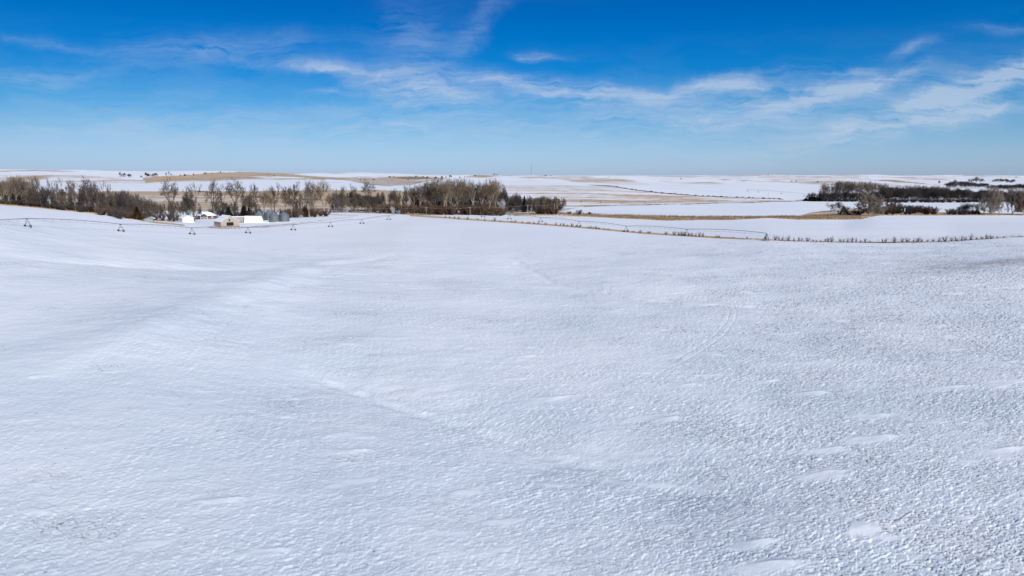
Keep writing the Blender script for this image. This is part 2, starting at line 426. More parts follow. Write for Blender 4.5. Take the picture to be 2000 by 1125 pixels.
    fade = 1 - .2 * sstep(180, 330, yv)
    near_amp = (.165 * (pil - .6) * (.35 + 1.0 * idv) + .032 * (pil2 - .6)) * rmask * fade
    ripple = .034 * perlin(rx / 2.2 + jx, ry / .6, 101) * (1 - drift * .7) * (1.2 - .7 * np.clip(rmask, 0, 1)) + .010 * perlin(rx / .7, ry / .3, 107)
    dz += near_amp + ripple + dcrest + drift * .12 * fbm(wx / 6, wy / 3, 2, 45) + drift * .05 + .09 * fbm(x / 5, yv / 3.2, 3, 47)
    dust = fbm(x / 16, yv / 11, 3, 111) + .30 * fbm(x / 2.2, yv / 1.6, 2, 113)
    crev = sstep(.17, .04, e) * sstep(.85, .3, idw) * (1 - drift)
    soil = soil * crev * 2.4 + 1.25 * crev * rmask * sstep(-.05, .6, dust + .75 * sstep(0, .7, u) - .08)
    # wind-bared crest on the right
    sd, t = dist_line(x, yv, CREST)
    bare = np.exp(-((sd + 2) / 8.0) ** 2) * sstep(0, .6, t) * (.7 + .8 * fbm(x / 9, yv / 6, 3, 63))
    soil += bare * sstep(.45, .05, e) * 1.2 + bare * .42
    sp = sstep(.60, .70, perlin(x / 1.1, yv / .8, 121) + .16 * perlin(x / 30, yv / 30, 123)) * (1 - drift)
    soil += .8 * sp
    Z[nm] += dz * sstep(45, 53, yv) * sstep(420, 360, yv)
    strz = sstep(190, 240, Yg) * sstep(400, 340, Yg) * sstep(.1, -.35, Xg / np.maximum(Yg, 1))
    Z += strz * (.16 * fbm(Xg / 13, Yg / 2.6, 3, 181) + .10 * fbm(Xg / 30 + Yg / 60, Yg / 7, 2, 187))
    grey_tone = np.clip(.55 * rmask + .5 * fbm(x / 35, yv / 25, 4, 211) + .30 * sstep(230, 90, yv) + .15 * sstep(.3, -.5, u) - .0, 0, 1) * sstep(400, 300, yv)  # bluish-grey snow tone, stronger on rough ground and nearer the camera
    Gr = np.zeros(Z.shape); Gr[nm] = grey_tone
    Sl = np.zeros(Z.shape); Sl[nm] = np.clip(soil, 0, 1) * sstep(420, 380, yv)
    # ---- land cover of the far fields: straw stubble (R) and dark weeds (G), soil (B)
    Yd = np.maximum(Yg, 1); D = CP * Yg - SP * Z   # depth along the view axis of each ground point
    PX = 1000 + F * Xg / np.maximum(D, 1); PY = 562.5 - F * (CP * Z + SP * Yg) / np.maximum(D, 1)
    straw = np.zeros(Z.shape); weed = np.zeros(Z.shape)
    def inside(P, px, py):
        r = np.zeros(px.shape, bool); n = len(P)
        for i in range(n):
            (x1, y1), (x2, y2) = P[i], P[(i + 1) % n]
            if y1 == y2: continue
            c = ((y1 > py) != (y2 > py)) & (px < (x2 - x1) * (py - y1) / (y2 - y1) + x1)
            r ^= c
        return r
    wob = fbm(Xg / 60, Yg / 200, 3, 131) * .9
    for (ymin, ymax, s_, w_, poly) in COVER:
        i0, i1 = np.searchsorted(rows, ymin), np.searchsorted(rows, ymax)
        sl = slice(i0, i1)
        ins = inside(poly, PX[sl] + wob[sl] * 6, PY[sl] + wob[sl] * 1.2)
        straw[sl] = np.where(ins, np.maximum(straw[sl], s_), straw[sl]); weed[sl] = np.where(ins, np.maximum(weed[sl], w_), weed[sl])
    hz_ = sstep(1500, 2300, Yg) * sstep(-.15, .35, fbm(Xg / 420, Yg / 900, 4, 171)) * (.60 + .12 * (Xg < 0))
    straw = np.maximum(straw, hz_); weed = np.maximum(weed, hz_ * .7)
    ln = sstep(.022, .0, np.abs(fbm(Xg / 800, Yg / 1300, 3, 191) - .04)) * sstep(1500, 1900, Yg) * sstep(4300, 4000, Yg) * sstep(-.15, .2, fbm(Xg / 300, Yg / 700, 2, 195))
    weed = np.maximum(weed, ln * .62)
    tanb = (straw > .9) & (Yg > 830) & (Yg < 1500)
    bandn = sstep(-.22, .0, perlin(Xg / 420, Yg / 34 + perlin(Xg / 200, Yg / 90, 201) * .8, 203) + .35 * sstep(1180, 1330, Yg))
    straw = np.where(tanb, straw * (.62 + .38 * bandn), straw)
    nr, nc = Z.shape
    co = np.stack([Xg, Yg, Z], -1).reshape(-1, 3).astype(np.float32)
    idx = np.arange(nr * nc).reshape(nr, nc)
    q = np.stack([idx[:-1, :-1], idx[:-1, 1:], idx[1:, 1:], idx[1:, :-1]], -1).reshape(-1, 4)
    me = bpy.data.meshes.new('snow_ground')
    me.vertices.add(len(co)); me.vertices.foreach_set('co', co.ravel())
    me.loops.add(q.size); me.loops.foreach_set('vertex_index', q.ravel().astype(np.int32))
    me.polygons.add(len(q)); me.polygons.foreach_set('loop_start', np.arange(0, q.size, 4, dtype=np.int32))
    me.polygons.foreach_set('use_smooth', np.ones(len(q), bool))
    ca = me.color_attributes.new('cover', 'FLOAT_COLOR', 'POINT')
    cc = np.stack([straw, weed, Sl, Gr], -1).reshape(-1, 4).astype(np.float32)
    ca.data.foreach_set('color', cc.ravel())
    me.update(calc_edges=True); me.validate()
    o = bpy.data.objects.new('snow_ground', me); COL.objects.link(o); o['kind'] = 'structure'
    o['label'] = 'snow-covered rolling farmland'
    m = bpy.data.materials.new('snow_field'); m.use_nodes = True; t = NT(m.node_tree); bs = m.node_tree.nodes['Principled BSDF']
    vc_ = t.n('ShaderNodeVertexColor', layer_name='cover'); at_ = vc_.outputs[0]
    sp_ = t.n('ShaderNodeSeparateColor', ins={0: at_})
    pos = t.n('ShaderNodeNewGeometry').outputs['Position']
    big = t.noise(pos, .012, 4, .55); fine = t.noise(pos, .9, 5, .65)
    snow = t.mix(t.m('MULTIPLY_ADD', big, 1.6, -.3, clamp=True), (.74, .785, .85), (.83, .865, .885))
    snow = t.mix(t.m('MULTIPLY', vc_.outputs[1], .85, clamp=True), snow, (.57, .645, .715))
    def band(vec, sc, rot, det=4): 
        return t.noise(t.n('ShaderNodeMapping', ins={'Vector': vec, 'Rotation': (0, 0, R(rot)), 'Scale': sc}).outputs[0], 1.0, det, .6)
    strk = band(pos, (.006, .035, .02), 8, 6); strk2 = band(pos, (.05, .2, .1), -5, 4)
    nz = t.m('MULTIPLY_ADD', t.m('ADD', t.m('MULTIPLY', strk, .6), t.m('MULTIPLY', strk2, .4)), 2.4, -.70)
    strawc = t.mix(fine, (.40, .285, .17), (.62, .47, .31))
    weedc = t.mix(fine, (.10, .065, .045), (.25, .165, .10))
    fs = t.m('MULTIPLY', t.m('SUBTRACT', t.m('ADD', sp_.outputs[0], nz), 1.0), 4.0)
    fs = t.m('ADD', fs, t.m('MULTIPLY', sp_.outputs[0], .35), clamp=True)
    fs = t.m('MULTIPLY', fs, t.m('GREATER_THAN', sp_.outputs[0], .02))
    fw = t.m('MULTIPLY', t.m('SUBTRACT', t.m('ADD', sp_.outputs[1], t.m('MULTIPLY_ADD', strk2, .5, t.m('MULTIPLY', fine, .5))), .95), 4.0, clamp=True)
    fw = t.m('MULTIPLY', fw, t.m('GREATER_THAN', sp_.outputs[1], .02))
    c = t.mix(fs, snow, strawc); c = t.mix(fw, c, weedc)
    c = t.mix(t.m('MULTIPLY', sp_.outputs[2], .66, clamp=True), c, (.095, .085, .088))
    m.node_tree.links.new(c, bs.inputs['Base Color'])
    bs.inputs['Roughness'].default_value = .75; bs.inputs['Specular IOR Level'].default_value = .25
    bn = t.n('ShaderNodeBump', ins={'Strength': .28, 'Distance': .06, 'Height': t.noise(t.n('ShaderNodeMapping', ins={'Vector': pos, 'Rotation': (0, 0, R(-13)), 'Scale': (1.6, 4.5, 3)}).outputs[0], 1.0, 4, .6)})
    m.node_tree.links.new(bn.outputs[0], bs.inputs['Normal'])
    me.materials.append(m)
    return o
DRIFTS = [(1590,768,3.4,1.3),(1708,812,3.6,1.4),(1725,856,4.2,1.6),(1625,876,3.4,1.3),(1632,922,3.8,1.7),(1312,812,2.4,1.2),(1862,757,4.5,1.2),(1480,1056,3,1.0),(1502,1104,4.2,1.4),
 (690,876,3.2,1.0),(665,900,2.6,1.1),(445,974,2.6,.9),(535,1074,2.4,1.0),(1090,772,5,1.3),(1340,752,4,1.1),(1500,745,4,1.1),(1960,880,3.5,1.2)]
CREST = wline([(1650,548),(1760,532),(1880,518),(2000,507),(2060,503)])
def strip(pts, t):
    "thin band polygon along a photo line"
    return [(x, y - t / 2) for x, y in pts] + [(x, y + t / 2) for x, y in reversed(pts)]
COVER = [
 # tan stubble field behind the farmstead
 (830, 1500, .92, 0, [(190,373.5),(480,373.5),(560,372),(740,371),(800,374),(850,380),(840,398),(780,412),(190,414)]),
 (1000, 1500, .0, .62, strip([(370,372),(400,374.5),(430,378),(480,384),(560,388),(640,392)], 3.2)),
 # tan ridge on the left skyline
 (1500, 4600, .80, .42, [(275,347),(285,357.5),(330,354),(400,350),(480,345),(560,345),(640,350),(590,342),(540,338),(480,335.5),(420,337),(380,341),(330,343)]),
 (1500, 4600, .64, .50, [(560,341),(640,350),(680,353),(730,362),(760,364),(800,362),(850,352),(880,350),(840,345),(760,345),(700,347),(640,345)]),
 (1500, 4600, .85, .62, [(760,346),(800,345),(830,346),(850,349),(790,350)]),
 (1500, 4600, .5, .3, [(0,347),(60,340),(150,342),(240,345),(240,349),(120,350)]),
 # banded stubble field right of centre
 (900, 1700, .56, 0, [(975,361),(1100,362),(1190,364),(1300,380),(1500,390),(1560,392),(1480,396),(1300,398),(1150,404),(1060,404),(1060,384),(975,378)]),
 (900, 1700, .62, 0, strip([(975,365),(1100,374),(1250,384),(1400,390)], 3.2)),
 (900, 1700, .68, 0, strip([(1090,386),(1180,387),(1290,388),(1420,391)], 3.0)),
 (900, 1700, .72, 0, strip([(1100,392),(1190,393),(1290,394),(1400,394)], 2.6)),
 # tan bands on the far right hills
 (1300, 4000, .55, .1, strip([(1440,352),(1540,356),(1640,361),(1720,362),(1900,368),(2000,370)], 3)),
 (1900, 4600, .60, .2, strip([(1550,344.5),(1600,345.5),(1680,347)], 2.2)),
 (1900, 4600, .80, .5, [(1690,352),(1740,351),(1790,356),(1820,360),(1760,356)]),
 (1700, 4600, .5, .3, [(1480,343),(1560,343),(1700,345),(1700,351),(1560,351),(1480,348)]),
 (1700, 4600, .5, .3, [(1820,344),(1900,343),(1990,344),(2000,350),(1900,346)]),
 # weedy lines
 (1100, 1700, 0, .85, strip([(1150,361),(1195,363.5),(1240,371),(1300,378),(1370,383),(1450,386),(1530,389)], 1.8)),
 (850, 1250, .35, .75, strip([(1140,403),(1200,401.5),(1300,399),(1420,396),(1570,392.5)], 1.3)),
 (560, 900, .72, .5, [(1000,417),(1060,415),(1120,417),(1200,419.5),(1300,421.5),(1400,422.5),(1500,423),(1560,421),(1580,415),(1640,409),(1690,403),(1720,412),(2000,417),(2000,421),(1720,421),(1680,428),(1560,429),(1500,426),(1430,430),(1300,430.5),(1200,426),(1100,421),(1000,421.5)]),
 (600, 1000, .5, .55, [(640,413),(700,410),(800,412),(900,412),(1000,412),(1130,405),(1100,412),(1010,420),(960,418.5),(900,420),(820,420),(740,416),(650,414)]),
 (560, 730, .75, .3, strip([(690,414),(760,417),(820,420.5),(870,424),(930,428.5)], 2)),
 # fence-line verge
 (330, 760, .95, .35, strip([(800,420.5),(860,424),(900,427.3),(960,431.5),(1000,433.8),(1100,441),(1250,454.5),(1345,460.5),(1420,465)], 3.6)),
 (330, 760, .55, .5, strip([(1420,465.5),(1500,468.5),(1600,472),(1720,474.3),(1850,472),(2000,462.8)], 2.2)),
 # farmyard and left wood edge
 (380, 470, .75, .3, strip([(0,399.5),(60,403.5),(100,408),(190,417),(240,424),(290,432)], 2.2)),
 (380, 620, .6, .5, strip([(230,424),(262,427),(290,433),(330,437),(360,440)], 3)),
 (420, 620, .65, .45, strip([(405,443.5),(430,445),(470,445.5)], 2.5)),
 (440, 680, .45, .4, strip([(510,444),(560,440),(600,434),(650,428),(690,424)], 2.2)),
 (600, 800, .5, .5, strip([(560,421),(620,421),(640,419),(700,421)], 2.5)),
 (600, 900, .5, .7, [(560,400),(640,405),(640,419),(560,421)]),
]
ground = build_ground()
bpy.context.view_layer.update()

# ------------------------------------------------------------------ bare tree prototypes
def grow_tree(H, crown_w, clear=.2, limbs=4, spread=.7, up=.25, wob=.2, lvls=4, twigs=3000, tl=.055, tw=.03, r0=.45, side=2, seed=0, lens=(.30, .22, .15, .10), stems=1):
    rs = random.getstate(); random.seed(seed)
    T = MB(); C = MB(); ends = []
    def branch(p, d, L, r, lvl):
        seg = 4 if lvl < 2 else 3; q = p; pts = [q]
        for i in range(seg):
            d = (d + Vector((random.uniform(-1, 1), random.uniform(-1, 1), random.uniform(-.8, .8))) * wob + Vector((0, 0, up * (.25 if lvl < 3 else .12)))).normalized()
            if q.z < .09 * H and lvl > 0 and d.z < .1: d.z = abs(d.z) + .25; d.normalize()
            n = q + d * (L / seg); r2 = r * (.90 if lvl < 2 else .82)
            T.tube(q, n, r, r2, 7 if lvl < 1 else 5 if lvl < 2 else 3)
            if lvl >= 2: ends.append((q.copy(), n.copy(), lvl))
            if lvl >= 1 and lvl < lvls and i >= 1 and i < seg:
                for k in range(side if lvl < 3 else 1):
                    if random.random() < .62:
                        sd = d.cross(Vector((random.uniform(-1, 1), random.uniform(-1, 1), random.uniform(-1, 1)))).normalized()
                        branch(n, (d * .6 + sd * random.uniform(.5, .9)).normalized(), H * lens[lvl] * random.uniform(.55, 1.0), r2 * .55, lvl + 1)
            q, r = n, r2
        if lvl < lvls:
            k = limbs if lvl == 0 else 2
            a0 = random.random() * 6.28
            for j in range(k):
                a = a0 + j * 6.283 / k + random.uniform(-.5, .5)
                sp = (spread if lvl == 0 else spread * .8) * random.uniform(.35, 1.25)
                o = d.orthogonal().normalized(); o2 = d.cross(o)
                dd = (d * math.cos(sp) + (o * math.cos(a) + o2 * math.sin(a)) * math.sin(sp)).normalized()
                branch(q, dd, H * lens[lvl] * random.uniform(.7, 1.15), r * (.62 if k > 2 else .76), lvl + 1)
    for s_ in range(stems):
        a = s_ * 6.28 / stems + random.random(); k = (stems > 1)
        d0 = Vector((math.cos(a) * .35 * k + random.uniform(-.12, .12), math.sin(a) * .35 * k + random.uniform(-.12, .12), 1)).normalized()
        branch(Vector((math.cos(a) * .4 * k, math.sin(a) * .4 * k, -.5)), d0, clear * H + .5, r0, 0)
    for i in range(twigs):
        a, b, l = random.choice(ends); p = a.lerp(b, random.random())
        d = ((b - a).normalized() * .8 + Vector((random.uniform(-1, 1), random.uniform(-1, 1), random.uniform(-.6, 1.0)))).normalized()
        C.sliver(p, d, tl * H * random.uniform(.4, 1.3), tw, 0)
    vs = np.array(T.v + C.v); z1 = np.percentile(vs[:, 2], 98.5)
    ww = np.percentile(np.hypot(vs[:, 0], vs[:, 1]), 96) * 2
    sx_, sz_ = crown_w / ww, H / z1
    for M_ in (T, C): M_.v = [(x * sx_, y * sx_, z * sz_) for x, y, z in M_.v]
    random.setstate(rs)
    return T, C
def grow_bush(H, wd, n, tl, tw, seed=0, stems=14):
    rs = random.getstate(); random.seed(seed)
    T = MB(); C = MB()
    for i in range(stems):
        a = random.random() * 6.28; sp = random.uniform(.05, .75)
        d = Vector((math.cos(a) * sp, math.sin(a) * sp, 1)).normalized(); p = Vector((math.cos(a) * .05 * wd * random.random(), math.sin(a) * .05 * wd * random.random(), -.2))
        L = H * random.uniform(.6, 1.0); q = p
        for j in range(4):
            d = (d + Vector((random.uniform(-.2, .2), random.uniform(-.2, .2), .05))).normalized()
            m = q + d * L / 4; T.tube(q, m, .03 * (4 - j) / 4 * H / 3 + .01, .03 * (3 - j) / 4 * H / 3 + .01, 3)
            for k in range(n // (stems * 4)):
                pp = q.lerp(m, random.random()); dd = (d + Vector((random.uniform(-1, 1), random.uniform(-1, 1), random.uniform(-.3, .8)))).normalized()
                C.sliver(pp, dd, tl * random.uniform(.4, 1.2), tw)
            q = m
    vs = np.array(T.v + C.v); ww = np.percentile(np.hypot(vs[:, 0], vs[:, 1]), 97) * 2
    for M_ in (T, C): M_.v = [(x * wd / ww, y * wd / ww, z * H / vs[:, 2].max()) for x, y, z in M_.v]
    random.setstate(rs)
    return T, C
def grow_cedar(H, wd, n, seed=0):
    rs = random.getstate(); random.seed(seed); T = MB(); C = MB()
    T.tube((0, 0, -.3), (0, 0, H * .92), .2, .03, 6)
    for i in range(n):
        h = random.random() ** 1.25; r = wd / 2 * (1 - h) ** .75 * (1 - .25 * random.random() ** 2) * (1 + .22 * math.sin(h * 23 + i % 7)); r = min(r, wd / 2)
        a = random.random() * 6.28; rr = r * math.sqrt(random.uniform(.1, 1))
        p = Vector((math.cos(a) * rr, math.sin(a) * rr, h * H * .97 + .1)); d = Vector((math.cos(a), math.sin(a), random.uniform(-.1, .9))).normalized()
        C.sliver(p, d, random.uniform(.3, .8), .12)
    random.setstate(rs); return T, C

PROTO = {}
def proto(kind, H, wd, TC, bark, twig, tn='trunk', cn='crown'):
    T, C = TC
    PROTO.setdefault(kind, []).append(dict(H=H, w=wd, t=T.mesh(kind + '_' + tn, [bark]), c=C.mesh(kind + '_' + cn, [twig]), tn=tn, cn=cn))
for s in range(5):   # spreading cottonwoods, open and forked, pale bark
    proto('cottonwood', 28, 20, grow_tree(28, 20, clear=.26, limbs=3 + s % 2, spread=.62, up=.30, wob=.16, twigs=6500, tl=.05, tw=.055, r0=.85, seed=100 + s), BARK, TW_TAN)
for s in range(5):   # gaunt old tree with heavy dark limbs
    proto('gaunt_tree', 24, 17, grow_tree(24, 17, clear=.34, limbs=3, spread=.80, up=.22, wob=.26, twigs=5200, tl=.05, tw=.055, r0=1.05, seed=200 + s, side=2, lens=(.32, .22, .15, .09)), BARKD, TW_GREY)
for s in range(4):   # dense twiggy rounded tree
    proto('bare_tree', 14, 13, grow_tree(14, 13, clear=.16, limbs=4, spread=.85, up=.18, wob=.2, twigs=9000, tl=.075, tw=.042, r0=.36, seed=300 + s, stems=1 + s % 2), BARKD, TW_GREY)
for s in range(4):
    proto('dark_tree', 14, 11, grow_tree(14, 11, clear=.14, limbs=4, spread=.7, up=.25, wob=.2, twigs=9000, tl=.075, tw=.05, r0=.34, seed=400 + s, stems=1 + s % 2), BARKD, TW_DARK)
for s in range(3):   # wide willow with pale twigs
    proto('willow', 20, 24, grow_tree(20, 24, clear=.05, limbs=7, spread=.95, up=.30, wob=.16, twigs=30000, tl=.07, tw=.045, r0=.65, seed=500 + s, lens=(.36, .24, .15, .10)), BARK, TW_PALE)
for s in range(3):
    proto('thicket_bush', 5, 6, grow_bush(5, 6, 2400, 1.0, .035, 600 + s, 18), BARKD, TW_BROWN, 'stem_clump', 'twigs')
for s in range(3):
    proto('grey_bush', 5, 6, grow_bush(5, 6, 2600, 1.0, .035, 650 + s, 18), BARKD, TW_DARK, 'stem_clump', 'twigs')
for s in range(4):
    proto('shrub', 2.4, 2.6, grow_bush(2.4, 2.6, 520, .5, .022, 700 + s, 12), BARKD, TW_BROWN, 'stem_clump', 'twigs')
for s in range(2):
    proto('frosted_bush', 5, 6, grow_bush(5, 6, 2400, 1.0, .04, 750 + s, 16), WOODG, FROST, 'stem_clump', 'twigs')
for s in range(2): proto('cedar', 7, 5, grow_cedar(7, 5, 3800, 800 + s), BARKD, CEDAR)
proto('rusty_cedar', 8, 7, grow_cedar(8, 7, 5200, 820), BARKD, CEDARR)

PLANTS = []
NAME = {'cottonwood': 'cottonwood_tree', 'gaunt_tree': 'bare_tree', 'bare_tree': 'bare_tree', 'dark_tree': 'bare_tree', 'willow': 'willow_tree',
        'thicket_bush': 'thicket_bush', 'grey_bush': 'thicket_bush', 'shrub': 'shrub', 'frosted_bush': 'frosted_bush', 'cedar': 'cedar_tree', 'rusty_cedar': 'cedar_tree'}
def plant(kind, px, top, wpx, base=None, Y=None, label=None, group=None, cat=None, lean=0.0):
    "a plant whose crown top is at photo height `top`; stands where pixel `base` meets the ground, or at distance Y"
    g = at(px, base) if Y is None else at(px, (base or 410), Y)
    _, st = ray(px, top); H = max(st * g.y - g.z, .6)
    if kind in ('cottonwood', 'gaunt_tree'): wpx *= 1.35
    if kind == 'willow': wpx *= 1.12
    p = random.choice(PROTO[kind]); wd = wpx * g.y / F
    s_xy = wd / p['w']; s_z = H / p['H']
    o = thing(NAME[kind], label, cat or ('bush' if 'bush' in kind or kind == 'shrub' else 'tree'), (g.x, g.y, g.z - .05), random.random() * 6.28, group, (s_xy, s_xy, s_z))
    if lean: o.rotation_euler = (0, lean, random.uniform(-.3, .3))
    for nm, me in ((p['tn'], p['t']), (p['cn'], p['c'])):
        c = bpy.data.objects.new(nm, me); COL.objects.link(c); c.parent = o
    PLANTS.append((o, px)); return o
ORD = ('first second third fourth fifth sixth seventh eighth ninth tenth eleventh twelfth thirteenth fourteenth fifteenth sixteenth seventeenth eighteenth nineteenth twentieth').split()
TENS = {2: 'twenty', 3: 'thirty', 4: 'forty', 5: 'fifty', 6: 'sixty', 7: 'seventy', 8: 'eighty', 9: 'ninety'}
def nth(i):
    if i < 20: return ORD[i]
    n = i + 1; t, r = divmod(n, 10)
    if r == 0: return TENS[t][:-1] + 'ieth'
    return TENS[t] + '-' + ORD[r - 1]
def wood(what, where, px0, px1, n, Y0, Y1, tops, kinds, w0, w1, jit=4, group=None, jx=.45):
    xs = [px0 + (px1 - px0) * (i + .5 + random.uniform(-jx, jx)) / n for i in range(n)]
    xs.sort()
    tx = [t[0] for t in tops]; ty = [t[1] for t in tops]
    for i, x in enumerate(xs):
        top = float(np.interp(x, tx, ty)) + random.uniform(-jit * .3, jit)
        plant(random.choice(kinds), x, top, random.uniform(w0, w1), Y=random.uniform(Y0, Y1),
              label='%s, %s from the left %s' % (what, nth(i), where), group=group or where)

# ---- left wood behind the field edge
LW = 'in the wood along the left field edge'
wood('tall pale bare tree', LW, -25, 70, 9, 430, 470, [(-20, 356), (10, 351), (30, 346), (50, 348), (70, 352)], ['cottonwood', 'willow'], 24, 36, 4, 'tall trees of the left wood')
wood('dense grey-brown bare tree', LW, -20, 262, 26, 440, 500, [(0, 368), (60, 366), (120, 370), (180, 366), (220, 378), (262, 384)], ['bare_tree', 'dark_tree', 'bare_tree'], 24, 34, 5, 'grey trees of the left wood')
wood('dark low bush at the foot', 'of the left wood', -10, 250, 24, 424, 442, [(0, 388), (60, 389), (130, 394), (200, 398), (250, 404)], ['thicket_bush', 'grey_bush', 'grey_bush'], 18, 26, 4, 'brush under the left wood')
for (x, t, wd, k, lb) in [(82, 346, 18, 'gaunt_tree', 'gaunt dark tree rising above the left wood, nearest the photo edge'), (100, 350, 14, 'gaunt_tree', 'thin gaunt tree above the left wood beside the gap of snow'),
    (120, 349, 16, 'gaunt_tree', 'spindly bare tree poking above the left wood before the reddish strip'), (148, 353, 22, 'cottonwood', 'pale forked tree with light trunk in the middle of the left wood'),
    (172, 347, 28, 'gaunt_tree', 'tallest dark-limbed tree of the left wood with gnarled crown'), (190, 362, 18, 'gaunt_tree', 'lower gnarled tree right of the tallest left wood tree'),
    (210, 356, 20, 'gaunt_tree', 'open-crowned bare tree at the right shoulder of the left wood'), (118, 378, 12, 'cottonwood', 'small tree with pale trunk at the front of the left wood'),
    (129, 380, 12, 'cottonwood', 'pale-stemmed small tree beside a forked trunk at the wood front'), (20, 352, 16, 'cottonwood', 'tree with pale straight trunk near the photo left edge')]:
    plant(k, x, t, wd, Y=428 + random.random() * 14, label=lb)
plant('rusty_cedar', 197, 401, 14, Y=436, label='small rust-brown cedar at the edge of the left wood')
plant('rusty_cedar', 267, 403.5, 25, Y=450, label='large rust-brown cedar at the right end of the left wood')
wood('dark twiggy tree', 'between left wood and farmyard', 225, 300, 9, 470, 540, [(225, 376), (250, 373), (270, 384), (300, 394)], ['bare_tree', 'dark_tree'], 22, 32, 4, 'dark trees beside the farmyard')
wood('reddish brown bush', 'below the dark trees beside the cedar', 225, 262, 5, 450, 465, [(225, 402), (262, 410)], ['thicket_bush'], 16, 22, 4)
wood('shadowed bush', 'deep under the left wood', -20, 262, 26, 470, 520, [(0, 384), (130, 388), (200, 394), (262, 400)], ['grey_bush'], 20, 28, 4)
# ---- farmstead trees
FT = [('bare_tree', 304, 397, 22, 600, 'small rounded bare tree left of the farmyard'), ('bare_tree', 318, 399, 22, 595, 'rounded brown tree over the snowy farmyard lawn'),
 ('gaunt_tree', 338, 351, 30, 590, 'tall forked cottonwood with two limbs left of the farmyard'), ('bare_tree', 336, 393, 26, 575, 'dense low brown tree at the foot of the tall forked tree'),
 ('bare_tree', 352, 394, 26, 570, 'dense brown tree left of the white shed'), ('dark_tree', 366, 380, 24, 610, 'grey upright tree behind the white shed roof'),
 ('gaunt_tree', 379, 360, 34, 600, 'big dark crooked tree above the white shed'), ('bare_tree', 384, 388, 22, 620, 'thin tree between the white shed and brick house'),
 ('gaunt_tree', 414, 353, 24, 690, 'tall narrow bare tree behind the brick house roof'), ('bare_tree', 422, 391, 30, 660, 'rounded grey tree at the right end of the brick house'),
 ('gaunt_tree', 436, 362, 24, 690, 'slim bare tree between two taller ones behind the barn'), ('dark_tree', 440, 395, 22, 640, 'dark twiggy tree above the barn roof'),
 ('gaunt_tree', 457, 351, 32, 680, 'tallest spreading bare tree behind the old barn'), ('bare_tree', 456, 396, 20, 640, 'brown bare tree behind the ridge of the old barn'),
 ('gaunt_tree', 480, 368, 22, 700, 'medium bare tree right of the tallest barn tree'), ('bare_tree', 484, 384, 24, 650, 'upright brown tree behind the grey roofed shed'),
 ('gaunt_tree', 501, 361, 26, 690, 'bare tree with crooked top left of the grain bins'), ('cottonwood', 516, 372, 26, 680, 'spreading bare tree behind the leftmost grain bin'),
 ('gaunt_tree', 537, 360, 20, 690, 'bare tree with a tight top above the grain bins'), ('cottonwood', 530, 384, 24, 655, 'pale twiggy tree directly behind the middle bins'),
 ('cottonwood', 556, 370, 24, 690, 'thin bare tree right of the grain bins'), ('gaunt_tree', 576, 358, 32, 680, 'broad bare tree right of the grain bins with dark limbs'),
 ('gaunt_tree', 598, 361, 22, 690, 'crooked tree between two broad ones right of the bins'), ('cottonwood', 613, 355, 28, 680, 'tall twiggy cottonwood above the parked vehicles'),
 ('cottonwood', 634, 354, 32, 675, 'large cottonwood with pale straight trunk by the snowy road bend'), ('bare_tree', 587, 386, 26, 660, 'dark rounded tree above the brush right of the bins'),
 ('bare_tree', 655, 372, 20, 760, 'bare tree just right of the pale trunked cottonwood'), ('gaunt_tree', 668, 365, 18, 800, 'small gnarled tree topping the dark brush block'),
 ('gaunt_tree', 691, 361, 12, 820, 'slender lone treetop above the dark brush block'), ('gaunt_tree', 717, 352, 24, 800, 'twiggy tree standing highest over the dark brush block'),
 ('bare_tree', 500, 393, 20, 650, 'low brown tree between the shed and grain bins'), ('cottonwood', 568, 384, 22, 660, 'pale tree in the brush right of the last bin'),
 ('cottonwood', 603, 384, 22, 655, 'pale young tree over the parked vehicles'), ('cottonwood', 645, 378, 20, 770, 'thin pale tree beside the road bend')]
for k, x, t, wd, Y, lb in FT: plant(k, x, t, wd, Y=Y, label=lb, group='trees round the farmstead')
plant('cedar', 446, 404, 14, Y=640, label='dark cedar behind the old barn roof'); plant('cedar', 476, 402, 18, Y=640, label='dark cedar behind the long white shed')
plant('cedar', 486, 406, 12, Y=645, label='smaller dark cedar right of another behind the shed')
wood('low brown bush', 'in the brush behind the farm buildings', 405, 520, 12, 645, 670, [(405, 406), (520, 408)], ['thicket_bush', 'grey_bush'], 14, 22, 4)
wood('brown bush', 'in the thicket right of the grain bins', 535, 640, 12, 655, 675, [(535, 404), (590, 403), (640, 408)], ['thicket_bush'], 14, 22, 4)
wood('low bush', 'on the yard slope left of the white shed', 275, 350, 6, 600, 640, [(275, 410), (350, 412)], ['thicket_bush'], 12, 18, 3)
# ---- creek wood behind the field crest
wood('dark grey tree', 'in the block left of the frosted bush', 655, 745, 14, 780, 860, [(655, 382), (670, 377), (700, 378), (735, 382), (745, 392)], ['dark_tree'], 18, 26, 4)
wood('thin pale tree', 'in front of the dark block by the road', 640, 720, 7, 765, 785, [(640, 385), (720, 386)], ['cottonwood', 'bare_tree'], 12, 18, 5)
wood('brown creek bush', 'between the dark block and the cottonwoods', 725, 835, 18, 765, 800, [(725, 394), (760, 391), (800, 394), (835, 396)], ['thicket_bush'], 16, 24, 4)
wood('dark slender tree', 'behind the brush before the cottonwood grove', 735, 800, 6, 830, 870, [(735, 378), (768, 369), (780, 371), (800, 374)], ['dark_tree', 'bare_tree'], 12, 18, 6)
plant('frosted_bush', 768, 401, 13, Y=768, label='snow-dusted whitish bush at the creek edge'); plant('frosted_bush', 779, 409, 12, Y=766, label='low frosted bush right of the whitish bush')
plant('frosted_bush', 981, 386, 16, Y=800, label='frosted pale bush beside the right end of the cottonwoods'); plant('frosted_bush', 676, 403, 14, Y=768, label='small frosted bush before the dark brush block')
